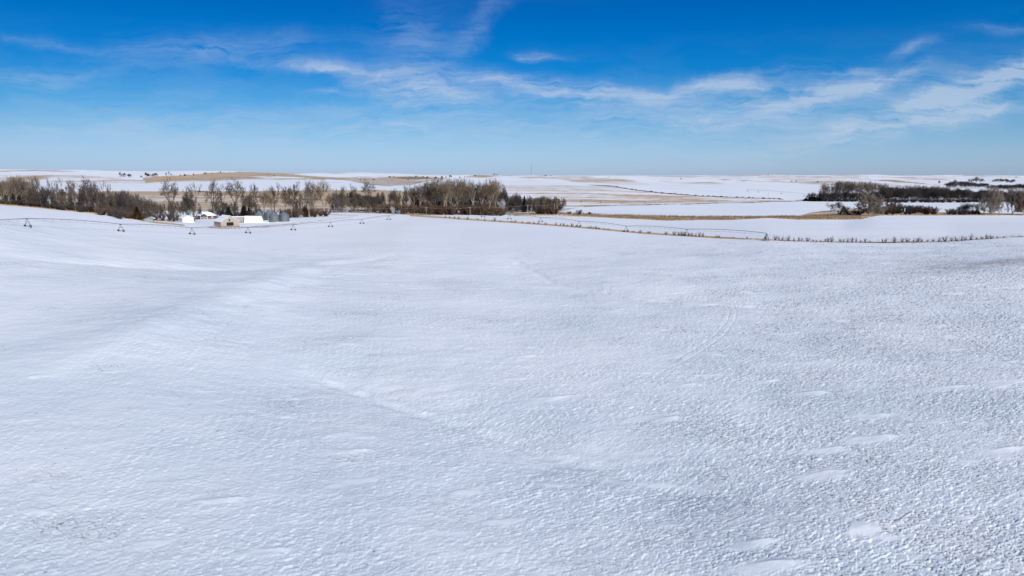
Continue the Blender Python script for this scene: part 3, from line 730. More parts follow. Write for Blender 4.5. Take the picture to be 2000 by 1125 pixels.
CW = [(806, 362, 26), (818, 361, 30), (842, 351, 34), (852, 350, 30), (866, 351, 30), (880, 352, 26), (893, 350, 30), (905, 351, 26), (916, 354, 26), (926, 356, 24), (943, 354, 30), (956, 353, 32), (970, 352, 30), (833, 362, 22), (872, 360, 24)]
CWs = sorted(CW)
for i, (x, t, wd) in enumerate(CWs):
    plant('cottonwood', x, t, wd, Y=random.uniform(762, 800), label='tall pale cottonwood, %s from the left in the central grove' % nth(i), group='cottonwoods of the central grove')
wood('shadowy bare tree', 'behind the central cottonwood grove', 800, 985, 22, 815, 880, [(800, 372), (840, 364), (900, 362), (960, 364), (985, 376)], ['dark_tree', 'bare_tree'], 20, 28, 6)
wood('red-brown bush', 'under the central cottonwoods', 830, 985, 26, 765, 790, [(830, 396), (880, 394), (940, 394), (985, 398)], ['thicket_bush'], 16, 24, 4)
plant('dark_tree', 985, 367, 18, Y=830, label='dark tree stepping down right of the cottonwoods'); plant('gaunt_tree', 1008, 376, 12, Y=850, label='small gnarled tree above the low block at centre')
plant('cedar', 1024, 383, 9, Y=850, label='pointed cedar in the low block at centre')
wood('grey leafless tree', 'in the low block right of the cottonwoods', 978, 1100, 24, 830, 905, [(978, 380), (1000, 382), (1040, 385), (1100, 386)], ['dark_tree', 'bare_tree', 'bare_tree'], 14, 22, 4)
wood('pale spindly tree', 'fronting the low block right of the cottonwoods', 1030, 1104, 9, 820, 850, [(1030, 386), (1104, 388)], ['cottonwood'], 10, 14, 4)
wood('brown mounded bush', 'before the low block near the pivot line', 1045, 1085, 6, 790, 800, [(1045, 402), (1062, 397), (1085, 402)], ['thicket_bush'], 18, 26, 3)
plant('thicket_bush', 1113, 411, 10, base=418, label='low dark bush left of the round bush in the grass strip')
plant('thicket_bush', 1132, 408, 15, base=419.5, label='round brown bush at the start of the grass strip')
plant('thicket_bush', 1152, 413, 10, base=419, label='small bush right of the round bush in the grass strip')
# ---- right wood
RW = 'in the far right wood'
wood('dark cedar', 'at the left foot of the far right wood', 1572, 1608, 7, 1115, 1135, [(1570, 388), (1580, 383), (1608, 384)], ['cedar'], 9, 13, 3)
wood('small leafless tree', 'above the cedars of the far right wood', 1575, 1608, 6, 1130, 1160, [(1575, 376), (1608, 372)], ['bare_tree'], 9, 12, 4)
wood('tall slim cottonwood', RW, 1604, 1735, 24, 1125, 1180, [(1604, 360), (1625, 355), (1700, 355), (1735, 362)], ['cottonwood', 'gaunt_tree', 'cottonwood'], 16, 24, 3)
wood('dark understory tree', RW, 1600, 1735, 26, 1118, 1145, [(1600, 376), (1650, 374), (1735, 376)], ['dark_tree'], 16, 22, 4)
wood('dark leafless tree', 'in the long right wood behind the round willow', 1725, 1925, 56, 1105, 1190, [(1725, 368), (1760, 366), (1800, 366), (1860, 370), (1925, 373)], ['dark_tree', 'dark_tree', 'bare_tree'], 16, 24, 4)
wood('lighter treetop', 'standing above the long right wood', 1745, 1880, 7, 1190, 1230, [(1745, 362), (1800, 360), (1880, 366)], ['cottonwood'], 14, 20, 3)
wood('dark tree', 'behind the big trees at the right edge', 1920, 2030, 26, 1105, 1180, [(1920, 374), (2030, 374)], ['dark_tree'], 18, 24, 4)
plant('gaunt_tree', 1622, 397, 16, base=413.5, label='small crooked tree, left of two in the marshy corner'); plant('bare_tree', 1636, 395, 22, base=414, label='twiggy tree, middle of the marshy corner')
plant('cedar', 1647, 403, 10, base=413, label='small dark cedar in the marshy corner'); plant('grey_bush', 1653, 401, 12, base=413, label='grey bush behind the little cedar in the marsh')
plant('willow', 1697, 380, 52, base=421, label='big round pale willow at the end of the marsh')
plant('bare_tree', 1741, 391, 30, base=415.5, label='spreading dark-limbed tree right of the big willow')
plant('bare_tree', 1884, 399, 40, base=418.5, label='low wide bare tree before the snowy gap on the right')
plant('gaunt_tree', 1897, 396, 24, base=418.5, label='fan-shaped bare tree right of the low wide tree')
plant('cedar', 1823, 410, 10, base=418.5, label='small dark cedar left of the snowy gap'); plant('cedar', 1908, 408, 13, base=419.5, label='squat dark cedar left of the big right willow')
plant('willow', 1937, 368, 42, base=421, label='large fan-shaped pale tree near the right edge')
plant('willow', 1976, 371, 30, base=419, label='pale many-limbed tree right of the large fan-shaped one'); plant('willow', 2000, 369, 34, base=419.5, label='pale tree cut by the right photo edge')
wood('brown bush', 'in the brush right of the big willow', 1715, 1830, 18, 745, 800, [(1715, 400), (1760, 398), (1830, 400)], ['thicket_bush', 'grey_bush'], 16, 24, 4)
wood('low marsh bush', 'between marsh corner and big willow', 1640, 1700, 8, 745, 800, [(1640, 409), (1700, 406)], ['thicket_bush'], 12, 18, 3)
wood('grey bush', 'before the snowy gap on the right', 1850, 1905, 6, 745, 760, [(1850, 404), (1905, 406)], ['grey_bush'], 14, 20, 3)
wood('dark bush', 'filling the floor of the far right wood', 1600, 1735, 18, 1110, 1122, [(1600, 385), (1735, 386)], ['grey_bush'], 14, 20, 3)
wood('dark bush', 'along the foot of the long right wood', 1730, 2030, 34, 1085, 1110, [(1730, 386), (2030, 386)], ['grey_bush'], 14, 20, 3)
wood('dark bush', 'behind the trunks of the central grove', 800, 1100, 34, 870, 900, [(800, 388), (980, 390), (1100, 394)], ['grey_bush'], 16, 22, 4)
# ---- far shelterbelts and scattered trees on the hills
wood('bluish far tree', 'in the shelterbelt on the right hillside', 1842, 1925, 28, 1850, 1960, [(1842, 358), (1860, 352), (1925, 359)], ['bare_tree', 'dark_tree'], 8, 12, 2)
wood('distant grey tree', 'above the shelterbelt on the right hillside', 1885, 1915, 5, 2300, 2400, [(1885, 349), (1900, 346), (1915, 350)], ['bare_tree'], 8, 10, 2)
wood('hazy far tree', 'in the separate grove near the right skyline', 1935, 1976, 9, 2300, 2400, [(1935, 350), (1950, 348.5), (1976, 350)], ['bare_tree'], 8, 10, 1.5)
wood('dark far tree', 'in the row below the right skyline grove', 1925, 2025, 26, 1600, 1700, [(1925, 362), (1980, 360), (2025, 359)], ['dark_tree'], 10, 14, 2)
FAR = [(236,336,6,346),(243,338,5,346),(252,340,10,346.5),(276,343,5,347),(285,337,9,346),(290,339,8,346),(298,340,7,345.5),(304,338,8,345.5),(325,337,4,343.5),(330,334.5,2.5,343.5),(334,339,4,343.5),
 (352,341,3,344),(361,340,5,343),(378,339,4,342.5),(402,337,7,340),(414,338,4,340),(431,334.5,4,338.5),(535,341.5,3,343.5),(705,350,4,353),(730,349,4,352),(761,344,5,347),(769,344,5,346.5),(797,350,4,352),
 (813,343,4,347),(826,344,4,347),(835,344.5,5,348),(851,345,6,350),(863,344,7,351),(871,345,5,348),(880,342,6,347),(898,345,4,348),(908,345,3,346.5),(928,342,4,345),(965,339,5,342.5),(971,340,4,342.3),
 (1546,353,3,355.5),(1555,352,3,355.5),(1597,354,4,357),(1834,353,4,359),(1985,345,5,347),(1066,342,6,343.6),(1076,342.3,4,343.8),(1330,348,5,350.5),(1500,341,4,343)]
for i, (x, t, wd, b) in enumerate(FAR):
    plant('dark_tree' if i % 3 else 'bare_tree', x, t, wd, base=b, label='tiny distant tree, %s from the left scattered over the far hills' % nth(i), group='scattered trees on the far hills')
plant('cedar', 361, 340.5, 3.5, base=343.2, label='tiny dark cedar on the tan ridge at left')
# hedge clumps along the diagonal ditch
for i in range(26):
    t = i / 25; x = 1205 + 320 * t + random.uniform(-4, 4); b = float(np.interp(x, [1195, 1240, 1300, 1370, 1450, 1530], [364, 371, 378, 383, 386, 389]))
    plant('grey_bush', x, b - random.uniform(1.5, 3), random.uniform(4, 8), base=b + .4, label='low dark bush, %s from the left along the diagonal ditch' % nth(i), group='bushes along the diagonal ditch')

# ---- shrubs along the field fence line
FENCE = [(800,421),(860,424.5),(900,428),(960,432),(1000,434.5),(1100,441.5),(1250,455),(1345,461),(1420,465.5),(1500,469),(1600,472.5),(1720,474.5),(1850,472),(1930,467),(2000,462.5)]
def fy(x): return float(np.interp(x, [p[0] for p in FENCE], [p[1] for p in FENCE]))
SH = [(870,4,4),(878,4,4),(888,5,5),(896,5,5),(914,5,6),(933,4,4),(947,4,4),(966,8,6),(978,3,4),(999,4,5),(1006,5,6),(1020,4,4),(1033,4,8),(1043,4,6),(1052,5,5),(1066,5,6),(1086,6,5),(1095,5,5),(1101,6,6),(1108,4,4),(1117,7,9),(1125,4,6),(1132,4,5),
 (1150,4,5),(1155,5,8),(1164,6,9),(1170,4,6),(1180,3,5),(1188,3,4),(1216,3,4),(1226,4,6),(1237,3,5),(1250,6,8),(1265,4,3),(1269,5,5),(1301,6,7),(1317,8,8),(1326,7,7),(1332,9,8),(1338,8,7),(1345,7,5),(1351,8,8),(1359,7,5),(1366,9,8),(1373,8,8),(1400,5,6),(1404,5,5),(1432,3,6),(1459,5,6),(1478,3,3),
 (1514,11,10),(1521,8,5),(1528,8,6),(1540,10,9),(1550,6,5),(1560,8,7),(1565,7,5),(1577,9,9),(1588,4,5),(1594,4,5),(1602,4,4),(1612,7,6),(1617,9,8),(1624,11,9),(1641,8,8),(1648,7,4),(1655,9,7),(1664,10,9),(1672,9,6),(1681,6,5),(1690,9,6),(1699,4,4),(1724,8,8),(1730,9,6),(1747,12,12),(1762,9,9),(1771,9,9),(1784,5,5),(1792,11,11),(1799,7,6),(1812,5,5),(1822,6,5),(1834,9,7),(1846,11,12),(1858,9,6),(1867,9,8),(1878,10,6),(1885,8,6),(1896,13,9),(1907,6,6),(1917,6,6),(1926,10,8),(1935,8,7),(1947,5,5),(1960,4,4)]
for i, (x, h, wd) in enumerate(SH):
    b = fy(x); plant('shrub', x, b - h * 1.15 - 1, wd * 1.15, base=b, label='low leafless shrub, %s from the left along the field fence line' % nth(i) if i < 99 else 'last leafless shrub along the fence line', group='shrubs along the field fence line')

# ------------------------------------------------------------------ grasses (uncountable)
def grass(name, label, low, high, n, h0, h1, mat, wd=.05):
    M_ = MB()
    for i in range(n):
        t = random.random(); x = low[0][0] + (low[-1][0] - low[0][0]) * t
        a = float(np.interp(x, [p[0] for p in low], [p[1] for p in low])); b = float(np.interp(x, [p[0] for p in high], [p[1] for p in high]))
        g = fastat(x, a + (b - a) * random.random())
        k = .5 + .5 * math.sin(g.x * .11 + math.sin(g.y * .07) * 2)
        if random.random() > .35 + .65 * k: continue
        for j in range(3):
            d = Vector((random.uniform(-.4, .4), random.uniform(-.4, .4), 1)).normalized()
            M_.sliver(g + Vector((random.uniform(-.5, .5), random.uniform(-.5, .5), -.05)), d, random.uniform(h0, h1), wd)
    o = M_.build(name, mat); return tag(o, label, 'grass', kind='stuff')
_cache = {}
def fastat(px, py):
    # ray march through a coarse bearing cache
    key = round(px / 2)
    if key not in _cache:
        u, _ = ray(px, 430); ys = MY[::2]; xs = u * ys
        _cache[key] = (ys, base_h(xs, ys))
    ys, zs = _cache[key]; u, sl = ray(px, py)
    i = int(np.argmax(zs >= sl * ys)); y = ys[i]
    if i == 0: y = 700.
    return Vector((u * y, y, float(base_h(np.array([u * y]), np.array([y]))[0])))
off = lambda P, d: [(x, y + d) for x, y in P]
grass('verge_grass', 'golden dry grass along the fence line left of the pivot point', off([p for p in FENCE if p[0] <= 1500], .6), off([p for p in FENCE if p[0] <= 1500], -1.2), 5200, .4, .9, STRAW)
grass('verge_weeds', 'brown dry weeds along the fence line right of the pivot point', off([p for p in FENCE if p[0] >= 1420], .4), off([p for p in FENCE if p[0] >= 1420], -.8), 3000, .3, .9, WEED, .035)
grass('marsh_grass', 'tall tan marsh grass in the winding strip between fields', [(1090,420.5),(1200,425.5),(1300,430),(1430,429.5),(1500,425.5),(1560,429),(1680,428)], [(1090,415.5),(1200,419),(1300,421.5),(1430,422.5),(1500,422.8),(1560,421),(1680,417)], 9000, 1.0, 2.2, WEED, .09)
grass('marsh_straw', 'golden reeds along the front of the winding marsh strip', [(1000,421.5),(1200,426),(1300,430.3),(1430,430),(1500,426),(1560,429.3),(1680,428.5),(1720,421.5),(2000,420.8)], [(1000,418),(1200,422),(1300,426),(1430,426),(1500,423.5),(1560,425),(1680,424),(1720,418),(2000,418)], 6000, .8, 1.6, STRAW, .09)
grass('edge_grass', 'tan grass along the snow edge before the left wood', [(0,400),(60,404),(100,408.6),(190,418),(240,425),(290,433.5),(340,438)], [(0,399),(60,403),(100,407.5),(190,416.8),(240,423),(290,431.5),(340,436)], 3000, .3, .8, STRAW)
grass('creek_grass', 'brown grass along the road below the creek wood', [(650,415),(740,417),(820,420.8),(900,420.5),(960,419),(1010,421),(1100,418.5)], [(650,413.5),(740,415),(820,418),(900,417),(960,416),(1010,417),(1100,415)], 5000, .5, 1.4, WEED, .09)
grass('yard_weeds', 'brown weeds between the field and the farmyard', [(405,445),(470,446),(520,443.5),(600,434),(690,424.5)], [(405,443),(470,444.5),(520,442),(600,432.5),(690,423)], 1200, .2, .6, WEED)
# dark residue sticks poking out of the near snow
rz = MB()
for i in range(520):
    y = 62 + 130 * random.random() ** 1.3; u = random.uniform(-.8, .8)
    if random.random() > .35 + .6 * (u + .8) / 1.6: continue
    x = u * y; z = zg(x, y)
    for j in range(random.randint(1, 4)):
        rz.sliver(Vector((x + random.uniform(-.25, .25), y + random.uniform(-.25, .25), z - .02)), Vector((random.uniform(-1, 1), random.uniform(-1, 1), random.uniform(.3, 1))).normalized(), random.uniform(.15, .5), .022)
tag(rz.build('corn_residue', RESID), 'dark crop residue poking through the near snow', 'stubble', kind='stuff')

# ------------------------------------------------------------------ irrigation pivots
def wheel_mb(r=.62):
    t = MB(); n = 20
    def ring(prof, mi):
        k = len(prof); b = len(t.v)
        for i in range(n):
            a = 2 * math.pi * i / n
            for rr, yy in prof: t.v.append((math.cos(a) * rr, yy, math.sin(a) * rr))
        for i in range(n):
            for j in range(k - 1):
                i2 = (i + 1) % n; t.f.append((b+i*k+j, b+i*k+j+1, b+i2*k+j+1, b+i2*k+j)); t.mi.append(mi)
    ring([(r*.62, -.15), (r*.92, -.17), (r, -.1), (r, .1), (r*.92, .17), (r*.62, .15), (r*.62, -.15)], 0)
    return t
def rim_mb(r=.62):
    t = MB(); n = 20
    for yy in (-.06, .06):
        c = len(t.v); t.v.append((0, yy, 0))
        for i in range(n): t.v.append((math.cos(6.2832*i/n)*r*.61, yy, math.sin(6.2832*i/n)*r*.61))
        for i in range(n): t.f.append((c, c+1+i, c+1+(i+1) % n)); t.mi.append(0)
    return t
WH = wheel_mb().mesh('wheel', [TYRE], True); RY = rim_mb().mesh('rim', [RIMY]); RR = rim_mb().mesh('rim', [RIMR]); RD = rim_mb().mesh('rim', [TYRE])
def tower_mesh():
    t = MB(); hw = 1.75
    t.box(-hw, -.09, .55, hw, .09, .72)
    for s_ in (-1, 1):
        for dy in (-.5, .5): t.tube((s_ * hw * .92, 0, .7), (s_ * .12, dy, 4.0), .055, .045, 4)
        t.tube((s_ * hw * .5, -.25, 2.2), (s_ * hw * .5, .25, 2.2), .03, k=4)
    t.tube((-hw * .52, .25, 2.3), (hw * .52, .25, 2.3), .035, k=4)
    t.tube((-hw * .92, 0, .75), (.5, .2, 3.0), .025, k=4); t.box(-.25, -.2, 3.6, .25, .2, 3.95)
    return t.mesh('tower', [STEEL])
TWR = tower_mesh()
def make_pivot(label, pts, hp, arch, rims, center=None, overhang=None):
    root = thing('irrigation_pivot', label, 'irrigation pivot', pts[0])
    inv = Vector(pts[0]); n = len(pts)
    for i, p in enumerate(pts):
        p = Vector(p)
        d = (Vector(pts[min(i+1, n-1)]) - Vector(pts[max(i-1, 0)])); ang = math.atan2(d.y, d.x) - math.pi / 2
        if center == i:
            c = MB()
            for a in range(4):
                aa = a * math.pi / 2 + .6; c.tube((math.cos(aa) * 2.1, math.sin(aa) * 2.1, 0), (math.cos(aa) * .3, math.sin(aa) * .3, hp - .4), .10, .08, 4)
                bb = aa + math.pi / 2
                c.tube((math.cos(aa) * 1.4, math.sin(aa) * 1.4, 1.2), (math.cos(bb) * 1.4, math.sin(bb) * 1.4, 1.2), .05, k=4)
                c.tube((math.cos(aa) * 2.1, math.sin(aa) * 2.1, .1), (math.cos(bb) * 2.1, math.sin(bb) * 2.1, .1), .06, k=4)
            c.tube((0, 0, 0), (0, 0, hp), .16, k=8); c.box(-.5, .9, .6, .4, 1.4, 2.2)
            o = c.build('center_frame', STEEL, root); o.location = p - inv; continue
        o = bpy.data.objects.new('tower', TWR); COL.objects.link(o); o.parent = root; o.location = p - inv; o.rotation_euler = (0, 0, ang)
        for s_ in (-1, 1):
            wq = bpy.data.objects.new('wheel', WH); COL.objects.link(wq); wq.parent = o; wq.location = (s_ * 1.75, 0, .58)
            rq = bpy.data.objects.new('rim', (RD if s_ < 0 else (RY if i < rims else RR))); COL.objects.link(rq); rq.parent = o; rq.location = (s_ * 1.75, 0, .58)
    for i in range(n - 1 + (1 if overhang else 0)):
        a = Vector(pts[i]) - inv + Vector((0, 0, hp))
        if i < n - 1: b = Vector(pts[i+1]) - inv + Vector((0, 0, hp)); K = 12; ar = arch
        else: d = (Vector(pts[-1]) - Vector(pts[-2])).normalized(); b = a + d * overhang; K = 4; ar = .2
        m = MB(); tr = MB(); prev = None; d = (b - a).normalized(); sidev = d.cross(Vector((0, 0, 1))).normalized(); low = None
        for k in range(K + 1):
            t = k / K; q = a.lerp(b, t) + Vector((0, 0, ar * 4 * t * (1 - t)))
            if prev: m.tube(prev, q, .115, k=6)
            if i < n - 1:
                dep = 1.15 * min(1, 6 * t * (1 - t)); lo = [q + sidev * (s_ * .55 * min(1, 5*t*(1-t))) - Vector((0, 0, dep)) for s_ in (-1, 1)]
                if 0 < k < K:
                    for l_ in lo: tr.tube(q, l_, .02, k=3)
                    tr.tube(lo[0], lo[1], .02, k=3)
                if low:
                    for s_ in (0, 1): tr.tube(low[s_], lo[s_], .018, k=3)
                low = lo
                if k % 2 == 1: tr.tube(q, q - Vector((0, 0, 1.9)), .012, k=3)
            prev = q
        m.build('span_pipe', STEEL, root)
        if tr.v: tr.build('span_truss', STEEL, root)
    return root
def pv(X0, a, Y0, b, ks): return [(X0 + a * k, Y0 + b * k, zg(X0 + a * k, Y0 + b * k)) for k in ks]
make_pivot('long irrigation pivot crossing the snow slope at left toward the farm', pv(-220.2, 14.87, 310.8, 47.74, range(-2, 8)), 4.0, .65, 5, overhang=14)
sc = 65 / 50
make_pivot('long irrigation pivot behind the fence line with its fixed end at right', pv(104.5 * sc, -21.29 * sc, 280 * sc, 45.24 * sc, range(0, 7)), 4.1, .85, 0, center=0)
def far_pivot(label, px):
    pts = [at(x, y) for x, y in px]; make_pivot(label, [tuple(p) for p in pts], 4.2, .8, 0)
far_pivot('small far irrigation pivot in the banded stubble field', [(1135, 395.3), (1173, 396.8), (1214, 398.3), (1260, 398.5)])
far_pivot('tiny far irrigation pivot on the white hillside at right', [(1460, 374), (1481, 375.5), (1526, 378.5), (1570, 383)])

# ------------------------------------------------------------------ farm buildings
def wallmat(name, col, plank=True, rough=.8, ax='X', sc=4.0):
    if name in MATS: return MATS[name]
    m = bpy.data.materials.new(name); m.use_nodes = True; t = NT(m.node_tree); bs = m.node_tree.nodes['Principled BSDF']
    co = t.n('ShaderNodeTexCoord').outputs['Object']
    wv = t.n('ShaderNodeTexWave', bands_direction=ax, ins={'Vector': co, 'Scale': sc, 'Distortion': .6, 'Detail': 2.0}).outputs[1]
    n = t.noise(co, .7, 6, .65)
    c = t.mix(t.m('MULTIPLY_ADD', n, 2.0, -.5, clamp=True), tuple(x * .72 for x in col), tuple(min(.9, x * 1.2) for x in col))
    c = t.mix(t.m('MULTIPLY', t.m('POWER', wv, 3.0), .35 if plank else .1), c, tuple(x * .45 for x in col))
    m.node_tree.links.new(c, bs.inputs['Base Color']); bs.inputs['Roughness'].default_value = rough
    MATS[name] = m; return m
BARNW = wallmat('weathered_boards', (.40, .34, .27)); WHITEW = wallmat('white_siding', (.70, .70, .68), False, ax='Z', sc=2); BRICK = wallmat('red_brick', (.13, .065, .05), ax='Z', sc=3)
GREYM = wallmat('shed_metal', (.36, .33, .28), False, .6, sc=2.5); TRIM = simple('white_trim', (.75, .74, .7)); DARKO = simple('dark_opening', (.012, .011, .012)); GLASS = simple('window_glass', (.35, .38, .42), .2, spec=.5)
SHADE = simple('fascia_and_shade', (.05, .05, .06)); GREEN = simple('faded_green_metal', (.25, .30, .26)); RUST = simple('rusty_metal', (.20, .085, .045)); BLUE = simple('blue_paint', (.02, .05, .22), .4, spec=.5)  # SHADE: dark fascia colour, also stands in for shade on the porch gable
def gable(root, W_, L_, he, hr, wallm, roofm, ov=.4, rt=.22, snow=True, wname='wall'):
    "gable house, front face toward -Y, ridge along Y, origin at base centre of front"
    m = MB(); a = W_ / 2
    m.quad((-a,0,-.8),(a,0,-.8),(a,0,he),(-a,0,he)); m.poly([(-a,0,he),(a,0,he),(0,0,hr)])
    m.quad((a,L_,-.8),(-a,L_,-.8),(-a,L_,he),(a,L_,he)); m.poly([(a,L_,he),(-a,L_,he),(0,L_,hr)])
    m.quad((-a,L_,-.8),(-a,0,-.8),(-a,0,he),(-a,L_,he)); m.quad((a,0,-.8),(a,L_,-.8),(a,L_,he),(a,0,he))
    m.build(wname, wallm, root)
    r = MB(); sl = (hr - he) / a
    for s_ in (-1, 1):
        e = (s_ * (a + ov), he - sl * ov)
        P_ = [(e[0], -ov, e[1] + .03), (0, -ov, hr + .03), (0, L_ + ov, hr + .03), (e[0], L_ + ov, e[1] + .03)]
        Q = [(x, y, z + rt) for x, y, z in P_]
        r.poly(P_ if s_ > 0 else P_[::-1]); r.poly(Q[::-1] if s_ > 0 else Q)
        for i in range(4): r.quad(P_[i], P_[(i+1) % 4], Q[(i+1) % 4], Q[i])
    r.build('roof', roofm, root)
def opening(root, name, x0, z0, x1, z1, mat, y=-.03, fr=None, t=.12):
    m = MB(); m.box(x0, y, z0, x1, y + .28, z1); o = m.build(name, mat, root)
    if fr:
        f_ = MB()
        f_.box(x0 - t, y - .05, z0 - t, x0, y + .1, z1 + t); f_.box(x1, y - .05, z0 - t, x1 + t, y + .1, z1 + t); f_.box(x0, y - .05, z1, x1, y + .1, z1 + t); f_.box(x0, y - .05, z0 - t, x1, y + .1, z0)
        f_.build('frame', fr, o)
    return o
# old barn
g = at(450, 443.6)
b = thing('barn', 'old weathered barn with an open dark doorway and snowy left roof', 'barn', (g.x, g.y, g.z), R(42))
gable(b, 13.4, 14, 4.1, 8.3, BARNW, SNOWM)
opening(b, 'doorway', -2.6, 1.0, 2.4, 3.6, DARKO, fr=BARNW); opening(b, 'loft_window', -.9, 4.4, .1, 5.9, DARKO, fr=BARNW)
m = MB()
for i in range(26):
    x = -6 + i * .48 + random.uniform(-.1, .1); m.box(x, -1.5 + random.uniform(-.1, .1), -.4, x + .3, -1.2, random.uniform(.5, 1.3))
tag(m.build('board_fence', BARNW), 'broken low board fence in front of the old barn', 'fence'); o = bpy.data.objects['board_fence']; o.location = b.location; o.rotation_euler = b.rotation_euler
# white shed
g = at(368, 434.6)
b = thing('shed', 'small white shed with snowy roof and grey side wall', 'shed', g, R(41))
gable(b, 8.2, 9, 3.3, 5.3, WHITEW, SNOWM)
m = MB(); m.box(-1.2, -.05, 0, 1.6, .1, 2.3); m.build('door', WHITEW, b)
# brick house
g = at(402, 427.6)
b = thing('house', 'low brick ranch house with snowy roof and white porch posts', 'house', g, R(22))
m = MB(); m.box(-9, 0, -1, 9, 9, 2.8); m.build('wall', BRICK, b)
m = MB(); e = .6; zz = 2.85; rz_ = 6.0
P4 = [(-9-e, -e, zz), (9+e, -e, zz), (9+e, 9+e, zz), (-9-e, 9+e, zz)]; r1, r2 = (-3.5, 4.5, rz_), (4.0, 4.5, rz_)
m.quad(P4[0], P4[1], r2, r1); m.quad(P4[2], P4[3], r1, r2); m.poly([P4[1], P4[2], r2]); m.poly([P4[3], P4[0], r1]); m.poly(P4[::-1]); m.build('roof', SNOWM, b)
m = MB(); m.box(-9-e, -e-.06, zz - .28, 9+e, -e, zz - .01); m.build('fascia', SHADE, b)
m = MB(); m.poly([(-4.4, -2.2, zz), (1.6, -2.2, zz), (-1.4, -2.2, zz + 1.9)]); m.build('porch_gable', SHADE, b)  # gable face is dark because its shade is put into the colour
m = MB(); m.quad((-4.7, -2.5, zz - .15), (-1.4, -2.5, zz + 2.05), (-1.4, 3, zz + 2.05), (-4.7, 1, zz - .15)); m.quad((-1.4, -2.5, zz + 2.05), (1.9, -2.5, zz - .15), (1.9, 1, zz - .15), (-1.4, 3, zz + 2.05)); m.build('porch_roof', SNOWM, b)
for x in (-4.2, -1.4, 1.4):
    m = MB(); m.box(x - .18, -2.2, -.5, x + .18, -1.85, zz - .03); m.build('post', TRIM, b)
for x in (-7.6, -3.2, .4, 5.6): opening(b, 'window', x - .6, 1.0, x + .6, 2.2, GLASS, y=-.05, fr=TRIM)
m = MB(); m.box(3.2, 5.6, 4.2, 3.9, 6.3, 7); m.build('chimney', BRICK, b)
# grey roofed shed
g = at(467, 434.5)
b = thing('shed', 'low shed with bare grey metal roof behind the old barn', 'shed', g, R(22))
m = MB(); Lx = 6.4
m.quad((-Lx, .6, -.8), (Lx, .6, -.8), (Lx, .6, .7), (-Lx, .6, .7)); m.quad((Lx, 9, -.8), (-Lx, 9, -.8), (-Lx, 9, .7), (Lx, 9, .7))
for s_ in (-1, 1): m.poly([(s_*Lx, .6, -.8), (s_*Lx, 9, -.8), (s_*Lx, 9, .7), (s_*Lx, 4.8, 4.3), (s_*Lx, .6, .7)][::s_])
m.build('wall', SHADE, b)
m = MB(); m.quad((-Lx-.2, 0, .55), (Lx-.4, 0, .55), (Lx+.6, 4.8, 4.45), (-Lx-.2, 4.8, 4.45)); m.quad((Lx+.3, 9.6, .55), (-Lx-.2, 9.6, .55), (-Lx-.2, 4.8, 4.45), (Lx+.3, 4.8, 4.45)); m.build('roof', GREYM, b)
m = MB(); m.box(-Lx-.3, 4.3, 4.35, Lx+.7, 5.5, 4.85); m.build('ridge_snow', SNOWM, b)
# white quonset
g = at(496, 435)
b = thing('quonset_shed', 'long white shed with sloping sides between barn and grain bins', 'shed', g, R(21))
m = MB(); B = [(-8.0, 0, -.6), (8.2, 0, -.6), (8.2, 8, -.6), (-8.0, 8, -.6)]; T4 = [(-6.8, 1.6, 5.5), (6.2, 1.6, 5.0), (6.2, 6.4, 5.0), (-6.8, 6.4, 5.5)]
for i in range(4): j = (i+1) % 4; m.quad(B[i], B[j], T4[j], T4[i])
m.build('wall', WHITEW, b)
m = MB(); m.quad(*[(x, y, z + .12) for x, y, z in T4]); 
T5 = [(x, y, z + .12) for x, y, z in T4]
for i in range(4): j = (i+1) % 4; m.quad(T4[i], T4[j], T5[j], T5[i])
m.build('roof', SNOWM, b)
m = MB(); m.box(7.0, -.1, -.5, 8.6, 3, .7); tag(m.build('snow_pile', SNOWM), 'low snow-covered heap at the right end of the white shed', 'heap'); o = bpy.data.objects['snow_pile']
bpy.data.meshes.remove(o.data)
m = MB(); m.lathe([(2.6, -.3), (2.3, .35), (1.6, .75), (.8, .95), (.02, 1.0)], 18)
o = m.build('snow_mound', SNOWM, None, True); gg = at(519, 435); o.location = gg; o.scale = (1.3, .7, 1)
tag(o, 'low snow-covered mound between the white shed and the front bin', 'mound')
